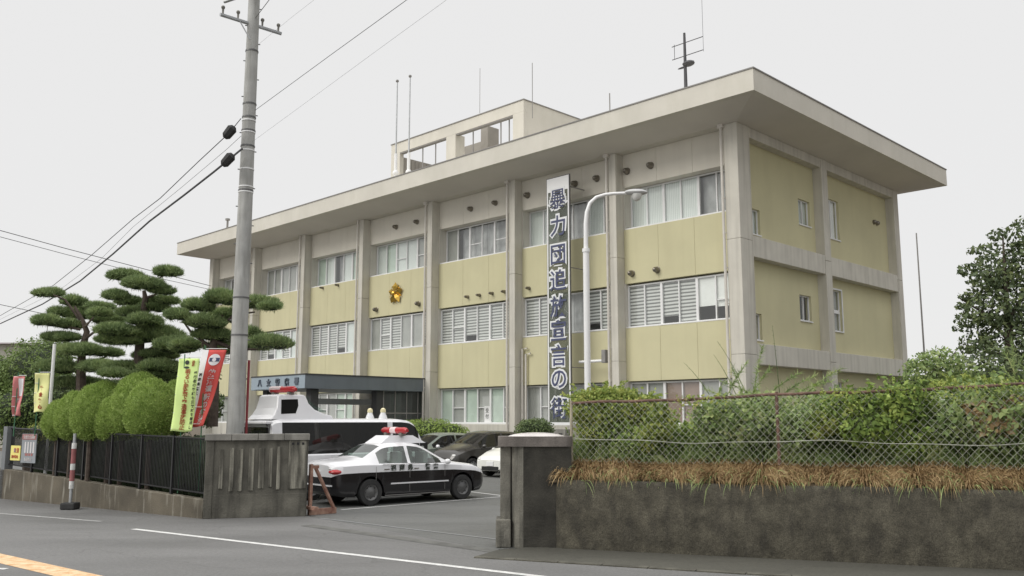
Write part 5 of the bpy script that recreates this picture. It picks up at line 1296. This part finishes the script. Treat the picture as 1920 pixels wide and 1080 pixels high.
# dark mass behind railing
lbs = []
for i in range(26):
    t = i/25; q = wl[0].lerp(wl[1], t*1.0); nn_ = Vector((-dirl.y, dirl.x, 0)); c = q+nn_*1.3; lbs.append((np.array((c.x, c.y, .95)), (.55, .5, .85)))
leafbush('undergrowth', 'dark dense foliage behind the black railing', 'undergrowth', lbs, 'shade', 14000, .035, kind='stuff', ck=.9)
lbs = []
for i in range(9):
    q = wl[0].lerp(wl[1], i/16); nn_ = Vector((-dirl.y, dirl.x, 0)); c = q+nn_*1.0; lbs.append((np.array((c.x, c.y, 1.75)), (.5, .4, .33)))
leafbush('low_hedge', 'low yellow-green hedge above the railing at the far left', 'hedge', lbs[:5], 'bushy', 3200, .03)
def PL(px, py, Y, rx, ry, k=.9): c = np.array(P(px, py, Y)); s = f/Y; return (c, (rx/s, rx/s*k, ry/s))
leafbush('broadleaf_tree', 'large dark rounded tree at the left edge behind the flags', 'tree', [PL(70, 700, 33, 68, 66), PL(20, 730, 34, 60, 70), PL(95, 675, 34, 50, 42), PL(40, 770, 32, 60, 50), PL(120, 745, 32, 40, 50), PL(-30, 760, 33, 60, 80)], 'mound', 26000, .05, stem=[([P(60, 800, 33)-Vector((0, 0, 1.9)), P(60, 740, 33)], .2)])
leafbush('broadleaf_tree', 'dark tree filling the gap beneath the pines left of the pole', 'tree', [PL(130, 745, 30, 60, 40), PL(220, 735, 29, 60, 24), PL(310, 728, 29, 60, 40), PL(370, 715, 28, 40, 40), PL(385, 760, 27, 34, 40), PL(340, 770, 27, 40, 40)], 'darkhedge', 15000, .06, stem=[([P(250, 800, 29)-Vector((0, 0, 1.9)), P(250, 740, 29)], .15)])
leafbush('round_shrub', 'small round green shrub beside the porch entrance', 'shrub', [PL(800, 806, 42.5, 55, 20), PL(845, 809, 42, 34, 15), PL(768, 806, 43, 30, 18)], 'hedge', 6000, .05, stem=[([P(800, 835, 42), P(800, 810, 42)], .05)])
leafbush('round_shrub', 'dark low shrub at the foot of the vertical banner', 'shrub', [PL(1003, 808, 31, 36, 26)], 'darkhedge', 3000, .04, stem=[([P(1003, 850, 31), P(1003, 815, 31)], .05)])
# concrete planter block under banner
o = MB().box(-.5, .5, -.2, .2, 0, 1.75).build('block_screen', 'cap'); q = P(1048, 800, 35); o.location = (q.x, q.y, 0); o.rotation_euler = (0, 0, BR); tag(o, 'pierced pale block screen under the banner foot', 'screen wall')
hb = MB()
for i in range(3): hb.box(-.42+i*.3, -.25+i*.3, -.21, -.201, 1.4, 1.6)
hb.build('openings', 'black', o)
# right-hand tree, bushes
TC = 31.
rl = [PL(1905, 560, TC, 80, 60), PL(1850, 580, TC, 50, 45), PL(1875, 500, TC+.5, 50, 50), PL(1940, 500, TC, 60, 60), PL(1850, 520, TC-.4, 36, 26), PL(1825, 600, TC, 34, 16), PL(1835, 640, TC, 34, 22), PL(1895, 640, TC, 60, 50), PL(1960, 620, TC, 70, 90), PL(1815, 505, TC, 22, 12), PL(1860, 690, TC-1, 60, 40), PL(1930, 440, TC, 40, 40), PL(1818, 555, TC, 20, 10), PL(1805, 575, TC, 14, 6), PL(1812, 655, TC, 18, 8), PL(1830, 470, TC, 16, 8), PL(1870, 440, TC, 20, 12), PL(1800, 615, TC, 14, 7)]
leafbush('broadleaf_tree', 'dark ragged tree with sky gaps at the right edge', 'tree', rl, 'maple', 9000, .088, corem=None, stem=[([P(1900, 740, TC)-Vector((0, 0, 3)), P(1895, 690, TC), P(1890, 600, TC), P(1885, 520, TC), P(1880, 440, TC)], [.22, .18, .12, .07, .02]), ([P(1893, 640, TC), P(1850, 590, TC), P(1800, 560, TC)], [.08, .05, .015]), ([P(1893, 670, TC), P(1840, 655, TC), P(1805, 645, TC)], [.07, .04, .012]), ([P(1890, 560, TC), P(1850, 510, TC), P(1825, 490, TC)], [.06, .03, .01]), ([P(1890, 600, TC), P(1940, 520, TC), P(1950, 430, TC)], [.08, .05, .015])])
leafbush('broadleaf_tree', 'pale thin-leaved small tree right of the building end wall', 'tree', [PL(1745, 690, 29, 46, 34), PL(1770, 680, 29, 40, 30), PL(1720, 700, 29, 30, 30), PL(1790, 700, 29, 36, 34)], 'weed', 1700, .075, corem=None, stem=[([P(1750, 740, 29)-Vector((0, 0, 2)), P(1750, 700, 29), P(1765, 660, 29)], [.07, .05, .01]), ([P(1750, 710, 29), P(1725, 670, 29)], [.03, .01]), ([P(1750, 710, 29), P(1795, 655, 29)], [.03, .01])])
leafbush('hedge_bank', 'low green hedge in the distance right of the building', 'hedge', [PL(1730, 725, 40, 60, 22), PL(1800, 720, 40, 60, 24), PL(1880, 720, 38, 70, 40), PL(1960, 720, 38, 70, 40)], 'bush', 7000, .08)
# ================================================================ DISTANT HOUSES
def house(label, px0, px1, pyt, pyr, Y, wallm, roofm, dep=8):
    a = P(px0, pyt, Y); b = P(px1, pyt, Y); w = b.x-a.x; zr = P(px0, pyr, Y).z
    o = empty('distant_house', label, 'house', (a.x, Y, 0))
    MB().box(0, w, 0, dep, -.02, a.z).build('wall', wallm, o)
    MB().add([(-.5, -.5, a.z-.02), (w+.5, -.5, a.z-.02), (w+.5, dep+.5, a.z-.02), (-.5, dep+.5, a.z-.02), (1., dep/2, zr), (w-1., dep/2, zr)], [(0, 1, 5, 4), (2, 3, 4, 5), (1, 2, 5), (3, 0, 4), (3, 2, 1, 0)]).build('roof', roofm, o)
    wn = MB()
    for k in range(3): wn.box(w*(.15+.28*k), w*(.3+.28*k), -.03, 0, a.z*.66, a.z*.85)
    wn.build('window', 'dark', o); return o
M['housewall'] = mat('far_house_wall', (.50, .48, .42), .8, .06, 1); M['tile'] = mat('roof_tiles', (.20, .17, .17), .7, .15, 6)
house('cream house with low roof at the left edge of the picture', -120, 38, 645, 634, 70, 'housewall', 'tile')
house('low dark-roofed house glimpsed beneath the pines', 188, 262, 716, 700, 60, 'housewall', 'tile')
p = P(34, 640, 66); o = MB().tube([(0, 0, 0), (0, 0, 2.2)], .03, 5).tube([(-.7, 0, 1.9), (.8, 0, 2.0)], .02, 5).tube([(-.4, 0, 1.5), (.4, 0, 1.55)], .02, 5).build('tv_antenna', 'flash'); o.location = (p.x, 70, P(34, 634, 70).z); tag(o, 'faint television aerial above the far left house', 'antenna')
# ================================================================ WORLD + SUN
w = bpy.data.worlds.new('World'); sc.world = w; w.use_nodes = True; nt = w.node_tree; nt.nodes.clear()
out = nt.nodes.new('ShaderNodeOutputWorld'); bg = nt.nodes.new('ShaderNodeBackground')
sky = nt.nodes.new('ShaderNodeTexSky'); sky.sky_type = 'NISHITA'; sky.sun_disc = False; sky.sun_elevation = R(36)
SUN_AZ = R(204)     # direction the light comes from, measured from +X counterclockwise
sky.sun_rotation = R(90)-SUN_AZ
# overcast cloud layer over the sky: brightness rises toward the zenith as in the CIE overcast sky
tc = nt.nodes.new('ShaderNodeTexCoord'); sp = nt.nodes.new('ShaderNodeSeparateXYZ'); nt.links.new(tc.outputs['Generated'], sp.inputs[0])
rp_ = nt.nodes.new('ShaderNodeMapRange'); rp_.inputs[1].default_value = .47; rp_.inputs[2].default_value = 1.; rp_.inputs[3].default_value = 1.; rp_.inputs[4].default_value = 2.6; rp_.interpolation_type = 'SMOOTHSTEP'
nt.links.new(sp.outputs[2], rp_.inputs[0])
mrx = nt.nodes.new('ShaderNodeMapRange'); mrx.interpolation_type = 'SMOOTHSTEP'; mrx.inputs[1].default_value = .52; mrx.inputs[2].default_value = .95; mrx.inputs[3].default_value = 1.; mrx.inputs[4].default_value = .42; nt.links.new(sp.outputs[0], mrx.inputs[0])
mul = nt.nodes.new('ShaderNodeMath'); mul.operation = 'MULTIPLY'; nt.links.new(rp_.outputs[0], mul.inputs[0]); nt.links.new(mrx.outputs[0], mul.inputs[1])
cl = nt.nodes.new('ShaderNodeVectorMath'); cl.operation = 'SCALE'; cl.inputs[0].default_value = (8.5, 8.45, 8.4); nt.links.new(mul.outputs[0], cl.inputs['Scale'])
mx = nt.nodes.new('ShaderNodeMixRGB'); mx.inputs[0].default_value = .96; nt.links.new(sky.outputs[0], mx.inputs[1]); nt.links.new(cl.outputs[0], mx.inputs[2])
nt.links.new(mx.outputs[0], bg.inputs[0]); bg.inputs[1].default_value = .1; nt.links.new(bg.outputs[0], out.inputs[0])
sl = bpy.data.lights.new('sun', 'SUN'); sl.energy = 1.5; sl.angle = R(30); sl.color = (1, .97, .9)
so_ = bpy.data.objects.new('sun', sl); col.objects.link(so_)
el = R(36); dv_ = Vector((math.cos(SUN_AZ)*math.cos(el), math.sin(SUN_AZ)*math.cos(el), math.sin(el)))
so_.rotation_euler = dv_.to_track_quat('Z', 'Y').to_euler()
sc.view_settings.view_transform = 'Standard'; sc.view_settings.look = 'None'; sc.view_settings.exposure = 0.; sc.view_settings.gamma = 1; sc.view_settings.use_curve_mapping = False
sc.cycles.max_bounces = 6; sc.cycles.transparent_max_bounces = 12
